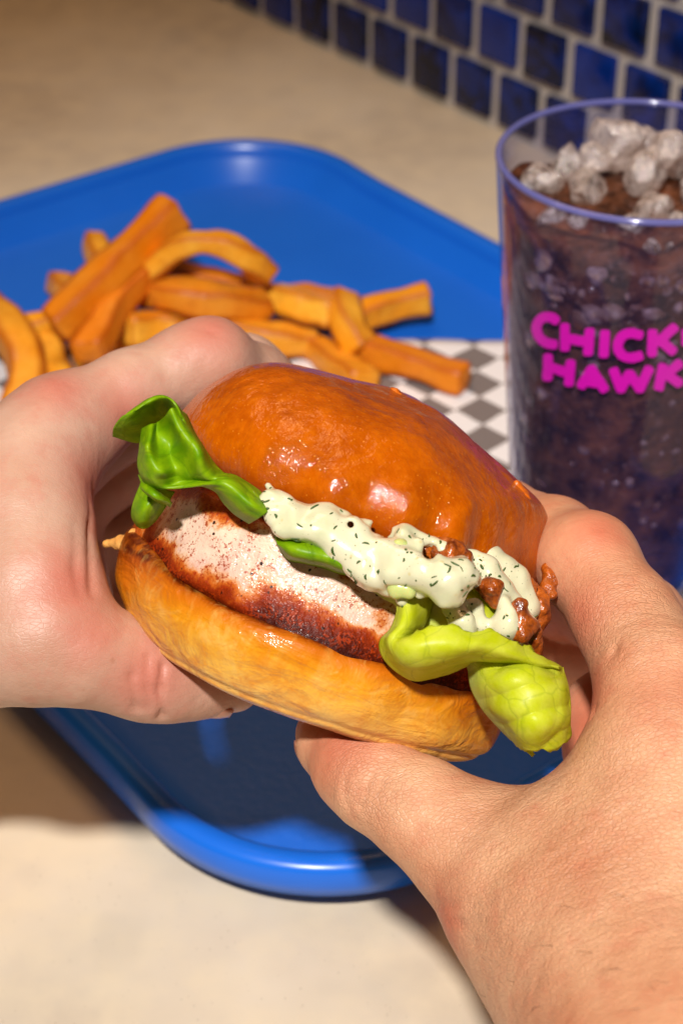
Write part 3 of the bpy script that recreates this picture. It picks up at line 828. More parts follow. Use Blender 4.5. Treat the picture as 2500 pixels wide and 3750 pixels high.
def top_warp(V):
    V = V.copy(); x, y, z = V.T
    # the crown leans: left end rides up, right end droops
    hi_ = sstep(z, .018, .034)
    V[:, 2] += .0050*sstep(-x, .026, .046)*sstep(-z, -.024, -.010) - .0130*sstep(x, .022, .047)*sstep(-z, -.034, -.013)
    V[:, 2] -= hi_*.0042*np.exp(-((x-.027)/.014)**2)
    V[:, 2] += hi_*.0022*np.exp(-((x+.031)/.012)**2)
    V[:, 0] += .0010
    V = clampplane(V, (.86, -.50, .10), .0385, .8)         # pressed facet on the right
    R = radial(V); th = np.arctan2(V[:, 1], V[:, 0])
    low = sstep(-V[:, 2], -.034, -.016)*sstep(V[:, 2], .0085, .013)
    rid = 0
    for (deg, w, a_) in ((-108, 5, -.9), (-97, 4, .8), (-88, 4.5, -1.0), (-78, 4, .9), (-70, 4, -1.1), (-61, 4, .6), (-54, 4, -.8), (-46, 4, .5), (-120, 6, .5), (-130, 5, -.6), (-38, 4, -.4)):
        rid = rid + a_*np.exp(-((np.degrees(th)-deg)/w)**2)
    V = V + R*(rid*low*.0013)[:, None]
    n = fbm(V, 55, 3, 11)*.0008 + fbm(V, 20, 2, 4)*.0011
    N = V-np.array([0, 0, .016]); N /= np.linalg.norm(N, axis=1)[:, None]
    V = V + N*n[:, None]
    # a torn ridge near the crown
    a_, b_ = B(1390, 1470, .385), B(1590, 1560, .385)
    return V
tb_prof = [(0, 41.4), (9, 41.2), (19, 39.9), (29, 36.7), (37.5, 31.6), (42.8, 25.8), (45.0, 20), (44.6, 15.2), (42.4, 12.0), (39, 10.8), (34, 12.2), (22, 13.5), (0, 13.8)]
V, F = lathe_blob(tb_prof, top_warp); V_TOP = V
top_bun = mesh_obj('top_bun', V, F, MT['bun_top'], burger); tag(top_bun, 'glossy deep orange brioche crown')

def bot_warp(V):
    V = V.copy(); x, y, z = V.T
    V[:, 2] += .0050*sstep(-x, .022, .046)*sstep(z, -.030, -.014)     # left rim rises
    V[:, 2] -= .0012*sstep(x, .010, .040)*sstep(-z, .020, .030)
    V[:, 0] += (.0035*sstep(x, .015, .040) + .0025*sstep(-x, .015, .035))*sstep(-z, .019, .029)
    R = radial(V); th = np.arctan2(V[:, 1], V[:, 0])
    V = V + R*(fbm(V, 30, 3, 21)*.0011*sstep(np.abs(V[:, 0])+np.abs(V[:, 1]), .01, .03))[:, None]
    # sagging folds on the front
    rid = 0
    for (deg, w, a_) in ((-82, 7, -.8), (-70, 5, .7), (-58, 6, -.7), (-100, 8, .4), (-40, 6, .6), (-28, 6, -.9), (-128, 8, -.5)):
        rid = rid + a_*np.exp(-((np.degrees(th)-deg)/w)**2)
    V = V + R*(rid*.0007*sstep(V[:, 2], -.033, -.024))[:, None]
    # lower crease where the base was baked flat
    g = np.exp(-((V[:, 2]+.0292-.0012*vnoise(V, 40, 3))/.0007)**2)
    V = V - R*(g*.0008*sstep(-V[:, 1], .0, .02))[:, None]
    V[:, 2] += fbm(V, 50, 2, 6)*.0005 + .0026
    return V
bb_prof = [(0, -15.2), (20, -15.2), (34, -15.2), (39.5, -14.4), (43.4, -13.6), (45.8, -14.6), (46.6, -17.2), (46.0, -21), (44.2, -25), (41.6, -28.4), (37.6, -31.0), (29, -32.2), (0, -32.4)]
V, F = lathe_blob(bb_prof, bot_warp); V_BOT = V
bot_bun = mesh_obj('bottom_bun', V, F, MT['bun_bottom'], burger); set_attr(bot_bun, 'ring', np.concatenate([[0], np.repeat(np.linspace(0, 1, 120)[1:-1], 220), [1]])); tag(bot_bun, 'golden heel of the brioche bun with pale lower band')

def chick_warp(V):
    V = V.copy(); x, y, z = V.T
    sq = 1/np.maximum((np.abs(x/.0435)**2.6+np.abs(y/.0415)**2.6)**(1/2.6), .2)
    V[:, 2] += -.0040*sstep(x, -.036, .010) + .0025*sstep(x, .018, .04) + .002 + .0022*sstep(-z, .000, .014)
    R = radial(V)
    V = V + R*(fbm(V, 38, 3, 31)*.0016)[:, None]
    V[:, 2] += fbm(V, 45, 2, 8)*.0008
    V = V + R*(np.where(V[:, 0] > .01, fbm(V, 150, 3, 5)*.0010*sstep(V[:, 0], .014, .03), 0))[:, None]
    return V
ck_prof = [(0, 6.8), (22, 6.8), (37, 6.9), (41.2, 6.6), (42.8, 5.0), (43.4, 1), (44.4, -5), (45.0, -10.5), (44.2, -14.4), (38, -16.2), (20, -16.4), (0, -16.4)]
V, F = lathe_blob(ck_prof, chick_warp)
chicken = mesh_obj('chicken_fillet', V, F, MT['chicken'], burger); tag(chicken, 'thick pale chicken fillet speckled with red spice')
CAVB = None

# ---- lettuce
def leaf(name, rows, nu, nv, m, label, ruff=.0006, seed=0, flip=False, jag=0.0, uvs=1.0, ridge=0.0, pleat=(0, 0)):
    G = net([[B(*p) for p in r] for r in rows], nu, nv)
    du = np.gradient(G, axis=0); dv = np.gradient(G, axis=1); N = np.cross(du, dv); N /= np.maximum(np.linalg.norm(N, axis=2), 1e-9)[..., None]
    flat = G.reshape(-1, 3)
    n = (vnoise(flat, 150, seed)*.6 + vnoise(flat, 65, seed+4))*ruff
    if pleat[0]:
        uu, vv_ = np.meshgrid(np.linspace(0, 1, nu), np.linspace(0, 1, nv), indexing='ij')
        ph = vv_*pleat[1] + .30*np.sin(uu*4+seed) + .3*uu + .5*vnoise(flat, 60, seed+20).reshape(nu, nv)
        n = n + (pleat[0]*(np.abs(np.sin(math.pi*ph))-.5)*np.sin(math.pi*uu)**.5).ravel()
    n = n + (np.abs(vnoise(flat*np.array([1, 1, 1.0]), 95, seed+7))-.3)*-ridge
    G = G + N*n.reshape(nu, nv)[..., None]
    if jag:      # torn free edge (last column of v)
        e = np.array([vnoise(G[i, -1], 420, seed+2) + .7*vnoise(G[i, -1], 900, seed+3) for i in range(nu)])
        G[:, -1] += (G[:, -1]-G[:, -3])*0 + dv[:, -1]/np.maximum(np.linalg.norm(dv[:, -1], axis=1), 1e-9)[:, None]*(e*jag)[:, None]
    F = grid_faces(nu, nv)
    o = mesh_obj(name, G.reshape(-1, 3), F, m, burger)
    uv = o.data.uv_layers.new(name='UVMap')
    # arc-length UVs in centimetres
    su = np.concatenate([[0], np.cumsum(np.linalg.norm(np.diff(G[:, nv//2], axis=0), axis=1))])*100
    sv = np.concatenate([[0], np.cumsum(np.linalg.norm(np.diff(G[nu//2], axis=0), axis=1))])*100
    UV = np.stack(np.meshgrid(su, sv, indexing='ij'), -1).reshape(-1, 2)*uvs*.42
    li = np.empty(len(o.data.loops), np.int32); o.data.loops.foreach_get('vertex_index', li)
    uv.data.foreach_set('uv', UV[li].astype(np.float32).ravel())
    s = o.modifiers.new('thickness', 'SOLIDIFY'); s.thickness = .0003; s.offset = 0
    tag(o, label)
    return o
# left curl: hood over the top
leaf('lettuce_leaf', [
    [(412, 1600, .372), (470, 1612, .374), (540, 1615, .378), (600, 1600, .384)],
    [(418, 1570, .366), (470, 1565, .366), (535, 1545, .370), (600, 1540, .380)],
    [(455, 1520, .362), (510, 1500, .361), (565, 1490, .364), (610, 1520, .376)],
    [(520, 1470, .364), (560, 1455, .361), (600, 1465, .361), (630, 1520, .370)],
    [(575, 1455, .372), (610, 1452, .362), (640, 1480, .358), (650, 1560, .366)],
    [(620, 1460, .384), (655, 1490, .366), (672, 1540, .359), (655, 1610, .366)],
    [(680, 1530, .392), (700, 1570, .370), (705, 1620, .361), (670, 1680, .364)]], 60, 40, MT['lettuce'], 'bright green curled lettuce hood', .0004, 3)
# left ruffle: folded body beneath the hood running into the burger
leaf('lettuce_leaf', [
    [(520, 1570, 0.3675), (553, 1555, 0.3635), (579, 1545, 0.3665), (604, 1524, 0.3605), (630, 1494, 0.3575), (665, 1504, 0.3635), (686, 1519, 0.3705)],
    [(516, 1606, 0.3655), (548, 1606, 0.3595), (573, 1586, 0.3655), (619, 1570, 0.3625), (650, 1555, 0.3565), (691, 1565, 0.3605), (716, 1586, 0.3705)],
    [(512, 1647, 0.3645), (540, 1637, 0.3575), (579, 1652, 0.3625), (630, 1621, 0.3645), (676, 1611, 0.3565), (716, 1611, 0.3585), (747, 1637, 0.3695)],
    [(506, 1688, 0.3645), (543, 1678, 0.3585), (584, 1693, 0.3595), (630, 1678, 0.3635), (686, 1657, 0.3585), (732, 1652, 0.3565), (772, 1678, 0.3685)],
    [(510, 1723, 0.3645), (548, 1723, 0.3595), (594, 1729, 0.3585), (640, 1718, 0.3625), (691, 1703, 0.3605), (737, 1693, 0.3565), (793, 1708, 0.3675)],
    [(525, 1754, 0.3655), (558, 1759, 0.3605), (604, 1754, 0.3615), (650, 1744, 0.3635), (701, 1739, 0.3615), (747, 1723, 0.3575), (808, 1723, 0.3655)],
    [(568, 1790, 0.3665), (604, 1787, 0.3625), (640, 1780, 0.3635), (681, 1769, 0.3635), (727, 1757, 0.3625), (772, 1752, 0.3585), (823, 1734, 0.3635)],
    [(706, 1774, 0.3665), (737, 1777, 0.3625), (765, 1774, 0.3595), (793, 1769, 0.3575), (816, 1759, 0.3575), (839, 1749, 0.3595), (859, 1741, 0.3655)],
    [(783, 1795, 0.3645), (803, 1795, 0.3595), (823, 1790, 0.3575), (844, 1780, 0.3565), (864, 1769, 0.3585), (885, 1764, 0.3615), (900, 1762, 0.3655)],
    [(818, 1841, 0.3645), (844, 1836, 0.3595), (864, 1826, 0.3575), (885, 1815, 0.3565), (905, 1805, 0.3585), (931, 1795, 0.3615), (946, 1790, 0.3655)],
    [(859, 1887, 0.3645), (885, 1877, 0.3595), (905, 1861, 0.3575), (926, 1851, 0.3565), (946, 1836, 0.3585), (966, 1826, 0.3615), (982, 1820, 0.3655)],
    [(910, 1922, 0.3645), (936, 1907, 0.3605), (956, 1892, 0.3585), (977, 1877, 0.3585), (997, 1861, 0.3605), (1012, 1851, 0.3635), (1028, 1846, 0.3665)],
    ], 130, 60, MT['lettuce'], 'bright green lettuce twisting down under the sauce', .00035, 7)
# small drooping fold behind it
leaf('lettuce_leaf', [
    [(525, 1750, .378), (495, 1830, .378), (484, 1890, .381), (500, 1925, .384)],
    [(560, 1780, .375), (530, 1850, .373), (515, 1900, .376), (520, 1935, .380)],
    [(600, 1790, .376), (570, 1850, .374), (550, 1900, .377), (545, 1930, .382)],
    [(640, 1800, .380), (610, 1850, .379), (585, 1890, .382), (570, 1910, .388)]], 40, 30, MT['lettuce'], 'small drooping lettuce fold by the fillet', .0005, 13)
leaf('lettuce_leaf', [
    [(505, 1740, .372), (560, 1790, .366), (625, 1830, .368)],
    [(520, 1780, .366), (570, 1815, .362), (630, 1845, .367)],
    [(540, 1810, .368), (580, 1835, .365), (625, 1858, .369)]], 24, 20, MT['lettuce'], 'pleated lettuce edge resting on the fillet', .0004, 17)
# dark green rim under the sauce
leaf('lettuce_leaf', [
    [(1000, 1950, .372), (1010, 1975, .362), (1015, 2000, .361), (1010, 1990, .372)],
    [(1060, 1950, .366), (1060, 1990, .358), (1060, 2035, .359), (1050, 2050, .370)],
    [(1130, 1970, .364), (1130, 2005, .357), (1125, 2050, .358), (1120, 2065, .370)],
    [(1190, 1990, .364), (1190, 2020, .3575), (1190, 2062, .3585), (1185, 2080, .370)],
    [(1250, 2010, .364), (1250, 2040, .357), (1250, 2085, .358), (1245, 2100, .370)],
    [(1320, 2040, .364), (1315, 2070, .358), (1310, 2100, .360), (1300, 2110, .372)]], 60, 24, MT['lettuce'], 'dark green lettuce rim showing below the sauce', .0004, 19)
# right leaf: pale lip
leaf('lettuce_leaf', [
    [(1310, 2130, .368), (1380, 2120, .362), (1450, 2110, .366), (1500, 2120, .372)],
    [(1400, 2190, .362), (1455, 2170, .358), (1510, 2160, .362), (1560, 2150, .370)],
    [(1452, 2225, .360), (1490, 2220, .357), (1540, 2210, .361), (1580, 2200, .370)],
    [(1432, 2300, .359), (1475, 2290, .355), (1530, 2285, .360), (1570, 2260, .370)],
    [(1391, 2345, .361), (1435, 2335, .354), (1490, 2330, .357), (1540, 2310, .366)],
    [(1395, 2400, .362), (1440, 2380, .354), (1480, 2350, .352), (1512, 2335, .355)],
    [(1450, 2468, .364), (1480, 2425, .354), (1510, 2370, .350), (1545, 2312, .352)],
    [(1530, 2504, .366), (1545, 2440, .354), (1565, 2370, .349), (1600, 2298, .351)],
    [(1630, 2480, .367), (1635, 2430, .355), (1645, 2370, .349), (1660, 2298, .351)],
    [(1705, 2440, .368), (1705, 2410, .356), (1712, 2370, .350), (1738, 2318, .352)],
    [(1745, 2425, .368), (1755, 2405, .356), (1770, 2370, .351), (1800, 2306, .354)],
    [(1850, 2435, .370), (1855, 2420, .358), (1865, 2395, .354), (1885, 2350, .356)],
    [(1950, 2455, .371), (1955, 2445, .361), (1960, 2425, .358), (1968, 2392, .360)],
    [(2050, 2470, .374), (2052, 2460, .366), (2054, 2448, .363), (2056, 2432, .365)]], 130, 40, MT['lettuce_pale'], 'pale lettuce lip curling out under the sauce', .0006, 23, jag=.0012, ridge=.0005)
# right leaf: hanging lobe
leaf('lettuce_leaf', [
    [(1700, 2425, .369), (1722, 2510, .369), (1762, 2585, .369), (1802, 2640, .370), (1848, 2696, .372)],
    [(1745, 2410, .365), (1772, 2490, .361), (1808, 2570, .361), (1848, 2640, .362), (1893, 2728, .366)],
    [(1820, 2400, .363), (1838, 2480, .357), (1864, 2562, .356), (1895, 2645, .356), (1936, 2750, .361)],
    [(1900, 2410, .363), (1912, 2485, .3555), (1930, 2566, .3545), (1950, 2650, .354), (1980, 2756, .360)],
    [(1980, 2425, .365), (1988, 2495, .357), (1998, 2575, .3555), (2008, 2660, .355), (2026, 2748, .361)],
    [(2040, 2440, .367), (2050, 2500, .360), (2060, 2585, .358), (2062, 2650, .358), (2066, 2722, .363)],
    [(2058, 2445, .370), (2072, 2510, .365), (2084, 2590, .363), (2086, 2640, .363), (2092, 2690, .367)]], 90, 90, MT['lettuce_pale'], 'pale green lettuce lobe hanging beside the palm', .0007, 29, jag=.0010, ridge=.0010, pleat=(-.0009, 2.7))
leaf('lettuce_leaf', [
    [(1740, 2500, .374), (1760, 2570, .374), (1800, 2640, .374)],
    [(1790, 2560, .372), (1820, 2640, .371), (1862, 2705, .372)],
    [(1850, 2620, .370), (1885, 2695, .368), (1930, 2758, .369)],
    [(1900, 2660, .370), (1930, 2720, .369), (1960, 2765, .370)]], 40, 30, MT['lettuce_pale'], 'shaded lower fold of the hanging lettuce lobe', .0006, 37, jag=.0009)
# inner back sheet with stem
leaf('lettuce_leaf', [
    [(1520, 2150, .374), (1520, 2230, .371), (1510, 2330, .370)],
    [(1600, 2140, .374), (1600, 2230, .371), (1590, 2330, .368)],
    [(1700, 2140, .374), (1700, 2230, .369), (1690, 2340, .366)],
    [(1770, 2160, .374), (1780, 2250, .369), (1790, 2340, .366)],
    [(1800, 2180, .378), (1830, 2270, .372), (1850, 2370, .368)]], 40, 30, MT['lettuce_pale'], 'inner pale lettuce sheet behind the lip', .0005, 31)

# ---- sauce
def blobs(specs): return [(B(px, py, d), r*.001) for px, py, d, r in specs]
SAUCE = [
    [(985, 1780, .366, .8), (1015, 1830, .3625, 1.3), (1150, 1878, .362, 1.6), (1260, 1910, .362, 1.5), (1380, 1940, .362, 1.5), (1480, 1962, .362, 1.6), (1560, 1982, .362, 1.5)],
    [(1400, 2010, .358, 3.2), (1450, 2070, .356, 3.6), (1540, 2095, .354, 3.6), (1620, 2105, .352, 3.5), (1690, 2105, .352, 3.0), (1732, 2118, .352, 1.6)],
    [(1150, 1940, .3585, 2.6), (1240, 2000, .358, 2.4), (1330, 2060, .3575, 3.2)],
    [(1560, 2120, .353, 2.8), (1640, 2165, .3515, 2.6), (1672, 2182, .352, 1.8)],
    [(1590, 1985, .363, 1.4), (1612, 2004, .361, 1.6)],
    [(1640, 2180, .362, 2.2), (1665, 2220, .363, 2.8), (1690, 2275, .362, 3.0), (1712, 2330, .362, 2.2)], [(1735, 2230, .367, 2.2), (1765, 2280, .367, 2.0)],
    [(1730, 2060, .372, 2.5), (1780, 2100, .371, 3.2), (1822, 2160, .371, 2.8), (1862, 2215, .371, 3.0)],
    [(1850, 2225, .367, 2.2), (1850, 2285, .366, 2.9), (1858, 2315, .367, 2.2)],
    [(1895, 2250, .373, 2.2), (1915, 2300, .373, 2.4), (1935, 2365, .375, 2.2)],
    [(1800, 2050, .380, 3), (1880, 2120, .381, 3), (1930, 2220, .382, 3)],
]
SPOLY = [(925, 1852), (985, 1790), (1060, 1825), (1200, 1872), (1330, 1915), (1480, 1955), (1590, 1985), (1560, 2010), (1568, 2045), (1610, 2062), (1680, 2066), (1732, 2080), (1742, 2125),
         (1700, 2160), (1662, 2185), (1600, 2172), (1560, 2160), (1525, 2200), (1475, 2210), (1425, 2195), (1350, 2155), (1315, 2105), (1285, 2070), (1215, 2010), (1165, 1980), (1085, 1990), (1005, 1955), (945, 1888)]
def inpoly(x, y):
    c = False; j = len(SPOLY)-1
    for i in range(len(SPOLY)):
        (xi, yi), (xj, yj) = SPOLY[i], SPOLY[j]
        if (yi > y) != (yj > y) and x < (xj-xi)*(y-yi)/(yj-yi)+xi: c = not c
        j = i
    return c
def epoly(x, y):
    p = np.array([x, y, 0.0]); n = len(SPOLY)
    return min(float(d_seg(p[None], np.array([*SPOLY[i], 0.0]), np.array([*SPOLY[(i+1) % n], 0.0]))[0]) for i in range(n))
def sdepth(x, y): return float(np.interp(x, [920, 1100, 1300, 1500, 1620, 1750], [.3600, .3585, .3580, .3562, .3535, .3530])) + .000024*max(0, 1990-y+ (x-1250)*.3)
SDOT = []
_r = np.random.default_rng(12); _pts = []
while len(SDOT) < 190:
    x, y = _r.uniform(920, 1745), _r.uniform(1785, 2212)
    if not inpoly(x, y) or any((x-a)**2+(y-b)**2 < 24**2 for a, b in _pts): 
        if _r.random() < .003: break
        continue
    e = epoly(x, y); _pts.append((x, y))
    rr_ = min(max(e/18.5, .8), _r.uniform(1.0, 2.5))
    SDOT.append((B(x, y, sdepth(x, y)+_r.uniform(-.0006, .0012)), rr_*.001))
HOLES = [(B(1283, 1922, .3585), .0011), (B(1380, 1934, .3585), .0011), (B(1410, 1942, .3585), .0010), (B(1575, 2030, .356), .0013)]
SCH = [blobs(s) for s in SAUCE]
def sauce_fn(p):
    d = None
    for ch in SCH:
        e = d_chain(p, ch, .0015)
        d = e if d is None else smin(d, e, .0016)
    C_ = np.array([c for c, r in SDOT]); R_ = np.array([r for c, r in SDOT])
    for i0 in range(0, len(p), 20000):
        q = p[i0:i0+20000]
        dist = np.sqrt(((q[:, None, :]-C_[None])**2).sum(2))-R_[None]
        k = .0008
        m = dist.min(1); e = m - k*np.log(np.exp(-(dist-m[:, None])/k).sum(1))
        d[i0:i0+20000] = smin(d[i0:i0+20000], e, .0012)
    for c, r in HOLES:
        v_ = c-to_b(P(1250, 1875, 0.0)); v_ = v_/np.linalg.norm(v_)
        w_ = p-c; w_ = w_-np.outer(w_@v_, v_)
        d = -smin(-d, np.linalg.norm(w_, axis=1)*1.0 - r + np.where(np.abs((p-c)@v_) > .006, 1, 0), .0008)
    return d + vnoise(p, 420, 2)*.00034 + vnoise(p, 190, 9)*.0008
allp = np.array([c for ch in SCH for c, r in ch])
V, F = surface_nets(sauce_fn, allp.min(0)-.007, allp.max(0)+.007, .00055, 1)
sauce = mesh_obj('sauce', V, F, MT['sauce'], burger); tag(sauce, 'creamy white sauce flecked with green dill')
# dill slivers and pickle bits lying on the sauce
def on_sauce(n, seed, front=True):
    rr = np.random.default_rng(seed); me = sauce.data
    nrm = np.empty(len(me.vertices)*3); me.vertices.foreach_get('normal', nrm); nrm = nrm.reshape(-1, 3)
    ok = np.where(nrm[:, 1] < -.35)[0]
    return [(V[i], nrm[i]) for i in rr.choice(ok, n, replace=False)]
def dill():
    rr = np.random.default_rng(3); Vd = []; Fd = []
    for p, n in on_sauce(120, 17):
        t = np.cross(n, rr.normal(size=3)); t /= np.linalg.norm(t); s = np.cross(n, t)
        L = rr.uniform(.0002, .0013)*rr.uniform(.4, 1); w = rr.uniform(.00010, .00028); bend = rr.uniform(-.35, .35)
        b = len(Vd)
        for k in range(6):
            u = k/5-.5
            c = p + n*(.00012-.0006*u*u*L/.002) + t*u*2*L + s*bend*L*(u*u*4-.5)
            ww = w*(1-.7*(2*u)**4)
            for q in range(4):
                an = math.pi/2*q; Vd.append(c+s*ww*math.cos(an)+n*ww*.7*math.sin(an))
        for k in range(5):
            for q in range(4): Fd.append((b+k*4+q, b+(k+1)*4+q, b+(k+1)*4+(q+1) % 4, b+k*4+(q+1) % 4))
        Fd.append((b, b+1, b+2, b+3)); Fd.append((b+23, b+22, b+21, b+20))
    o = mesh_obj('dill_flecks', Vd, Fd, MT['dill'], sauce); tag(o, None, None, None, 'stuff')
dill()
def lump(name, pts, m, parent, label=None, h=.0006, amp=.0006, fr=260, seed=0, k=.002):
    ch = [(B(px, py, d), r*.001) for px, py, d, r in pts]
    A = np.array([c for c, r in ch]); R = max(r for c, r in ch)+.002
    fn = lambda p: (d_chain(p, ch, k) if len(ch) > 1 else np.linalg.norm(p-ch[0][0], axis=1)-ch[0][1]) + vnoise(p, fr, seed)*amp + vnoise(p, fr*2.2, seed+1)*amp*.5
    v, f = surface_nets(fn, A.min(0)-R, A.max(0)+R, h, 1)
    o = mesh_obj(name, v, f, m, parent)
    if label: tag(o, label)
    return o
lump('pickle_piece', [(1470, 2005, .3565, 2.0), (1490, 2025, .3565, 2.0)], MT['pickle'], burger, None, seed=2)
lump('pickle_piece', [(1450, 2160, .3548, 1.9), (1490, 2165, .3545, 1.9)], MT['pickle'], burger, None, seed=5)
# crisp fried batter scraps
for i, pts in enumerate([
    [(1590, 2010, .364, 2.2), (1640, 2030, .362, 2.4), (1690, 2040, .363, 2.0)],
    [(1750, 2140, .367, 1.5), (1800, 2170, .367, 2.0), (1815, 2200, .367, 1.4)],
    [(1900, 2230, .366, 1.6), (1910, 2290, .366, 2.3), (1880, 2330, .366, 1.7)],
    [(1940, 2330, .371, 2.2), (1955, 2370, .373, 2.0)],
    [(2000, 2080, .395, 1.6), (2015, 2120, .393, 1.5), (2008, 2170, .391, 1.4), (1975, 2185, .389, 1.6), (1950, 2160, .388, 1.6)],
    [(1950, 2170, .388, 2.0), (1965, 2220, .386, 2.0), (1968, 2260, .386, 2.6), (1950, 2275, .386, 2.0)],
    [(1930, 2150, .384, 2.2), (1945, 2200, .385, 1.6)]]):
    lump('crisp_batter_scrap', pts, MT['batter'], burger, None, .0005, .0009, 300, 40+i)
lump('crust_flake', [(395, 1988, .405, 1.3), (450, 1985, .402, 1.6), (490, 1970, .400, 2.0)], MT['crumb'], burger, None, .0005, .0008, 300, 61)
lump('crust_flake', [(1440, 1438, .403, 1.0), (1462, 1448, .401, 1.1)], MT['flake'], burger, None, .0004, .0008, 400, 64)
lump('crust_flake', [(1890, 1785, .400, 1.2), (1918, 1838, .399, 1.5), (1930, 1885, .398, 1.0)], MT['flake'], burger, None, .0005, .0008, 300, 62)

# ================================================================== hands
def Hc(pts): return [(P(px, py, d), r*.001) for px, py, d, r in pts]
def build_hand(name, palm, fingers, creases, reds, fine, m, lo, hi, h, origin, label):
    PAL = [Hc(c) for c in palm]; FIN = [(Hc(c), kf) for c, kf in fingers]
    CR = [([P(*q) for q in pts], dep*.001, wid*.001) for pts, dep, wid in creases]
    def fn(p):
        d = None
        for c in PAL:
            e = d_chain(p, c, .004); d = e if d is None else smin(d, e, .0065)
        D = d
        for c, kf in FIN:
            e = d_chain(p, c, .0035)
            D = smin(D, smin(d, e, kf), .0016)
        for pts, dep, wid in CR:
            q = None
            for a_, b_ in zip(pts[:-1], pts[1:]):
                s_ = d_seg(p, a_, b_); q = s_ if q is None else np.minimum(q, s_)
            D = D + 1.9*dep*np.exp(-(q/(1.15*wid))**2)
        return D + vnoise(p, 60, 77)*.00035 + vnoise(p, 25, 78)*.0006
    V, F = surface_nets(fn, lo, hi, h, 2)
    o = mesh_obj(name, V, F, m)
    red = np.zeros(len(V)); 
    for (px, py, d, r) in reds:
        red = np.maximum(red, np.exp(-(np.linalg.norm(V-P(px, py, d), axis=1)/(r*.001))**2))
    set_attr(o, 'red', red)
    fi = np.full(len(V), .12)
    for (px, py, d, r) in fine:
        fi = np.maximum(fi, np.exp(-(np.linalg.norm(V-P(px, py, d), axis=1)/(r*.001))**2))
    set_attr(o, 'fine', fi)
    recenter(o, origin); tag(o, label, 'hand', 'hands holding the burger')
    return o, fn

L_PALM = [
    [(225, 1580, .418, 11.5), (-40, 1850, .410, 15), (-350, 2200, .412, 18), (-620, 2330, .425, 22), (-1700, 2500, .45, 28)],
    [(190, 1700, .447, 11), (-330, 2130, .434, 18), (-620, 2330, .43, 22)],
    [(200, 1860, .468, 10.5), (-300, 2200, .450, 17), (-620, 2340, .435, 22)],
    [(215, 2010, .482, 10), (-260, 2280, .456, 16), (-620, 2350, .44, 22)],
    [(170, 1640, .412, 10.5), (118, 1760, .408, 11.8), (105, 1920, .402, 12.8), (130, 2130, .395, 12.4), (200, 2290, .392, 12)],
    [(-60, 2000, .405, 17), (0, 2200, .400, 17)],
    [(90, 2230, .436, 14), (250, 2320, .428, 10)], [(210, 2060, .468, 11), (240, 2200, .456, 11)], [(250, 2090, .486, 10), (340, 2150, .488, 9), (420, 2230, .484, 8.5)],
    [(-420, 2300, .415, 19), (-130, 2330, .398, 14.5), (110, 2355, .392, 12.0)],
]
L_FIN = [
    ([(225, 1580, .418, 11.5), (480, 1435, .426, 9.8), (690, 1345, .431, 9.6), (770, 1325, .433, 10.0), (930, 1405, .446, 8.7), (1080, 1500, .460, 8.3), (1190, 1640, .462, 7.2)], .007),
    ([(190, 1700, .447, 11), (560, 1480, .458, 9.6), (890, 1372, .466, 9.8), (1110, 1488, .478, 8.6), (1230, 1640, .478, 7.4)], .006),
    ([(200, 1860, .468, 10.5), (500, 1680, .482, 9.4), (780, 1600, .492, 9.2), (1000, 1700, .486, 8), (1120, 1850, .476, 7.2)], .006),
    ([(215, 2010, .482, 10), (440, 1940, .492, 8.8), (650, 1900, .497, 8.2), (850, 1960, .487, 7.5), (950, 2060, .480, 6.8)], .006),
    ([(110, 2355, .392, 12.0), (300, 2392, .392, 11.0), (460, 2440, .396, 10.0), (545, 2462, .399, 10.1), (640, 2472, .402, 9.3), (740, 2480, .405, 8.2), (860, 2508, .409, 6.2)], .004),
]
L_CR = [([(500, 2370, .388), (480, 2470, .386), (500, 2590, .390)], .45, 1.1), ([(590, 2440, .389), (580, 2520, .389), (590, 2620, .394)], .5, 1.0),
        ([(545, 2400, .387), (535, 2480, .386), (548, 2600, .390)], .25, .8),
        ([(640, 1420, .424), (715, 1385, .424), (728, 1440, .427)], .7, 1.3), ([(360, 1500, .413), (430, 1535, .416), (470, 1560, .420)], .6, 1.6),
        ([(260, 1660, .405), (300, 1720, .408), (318, 1850, .405)], .5, 1.4), ([(290, 1760, .404), (312, 1900, .398), (318, 2050, .390), (335, 2170, .386)], .45, 1.2),
        ([(240, 1800, .398), (262, 1950, .391), (272, 2080, .385), (300, 2170, .383)], .3, 1.1), ([(690, 1180, .425), (760, 1200, .424), (800, 1240, .425)], .2, .8)]
L_RED = [(768, 1200, .424, 9), (540, 2480, .388, 9), (430, 1520, .418, 9), (300, 1800, .405, 10), (380, 2000, .45, 25), (250, 2150, .384, 9), (210, 1420, .408, 8), (320, 2330, .384, 7), (330, 1950, .405, 9)]
left_hand, LFN = build_hand('hand', L_PALM, L_FIN, L_CR, L_RED, [], MT['skin_pink'],
    [-.190, .235, .055], [.012, .405, .215], .00095, P(-300, 2150, .41),
    'left hand with index finger arched over the bun and thumb beneath')

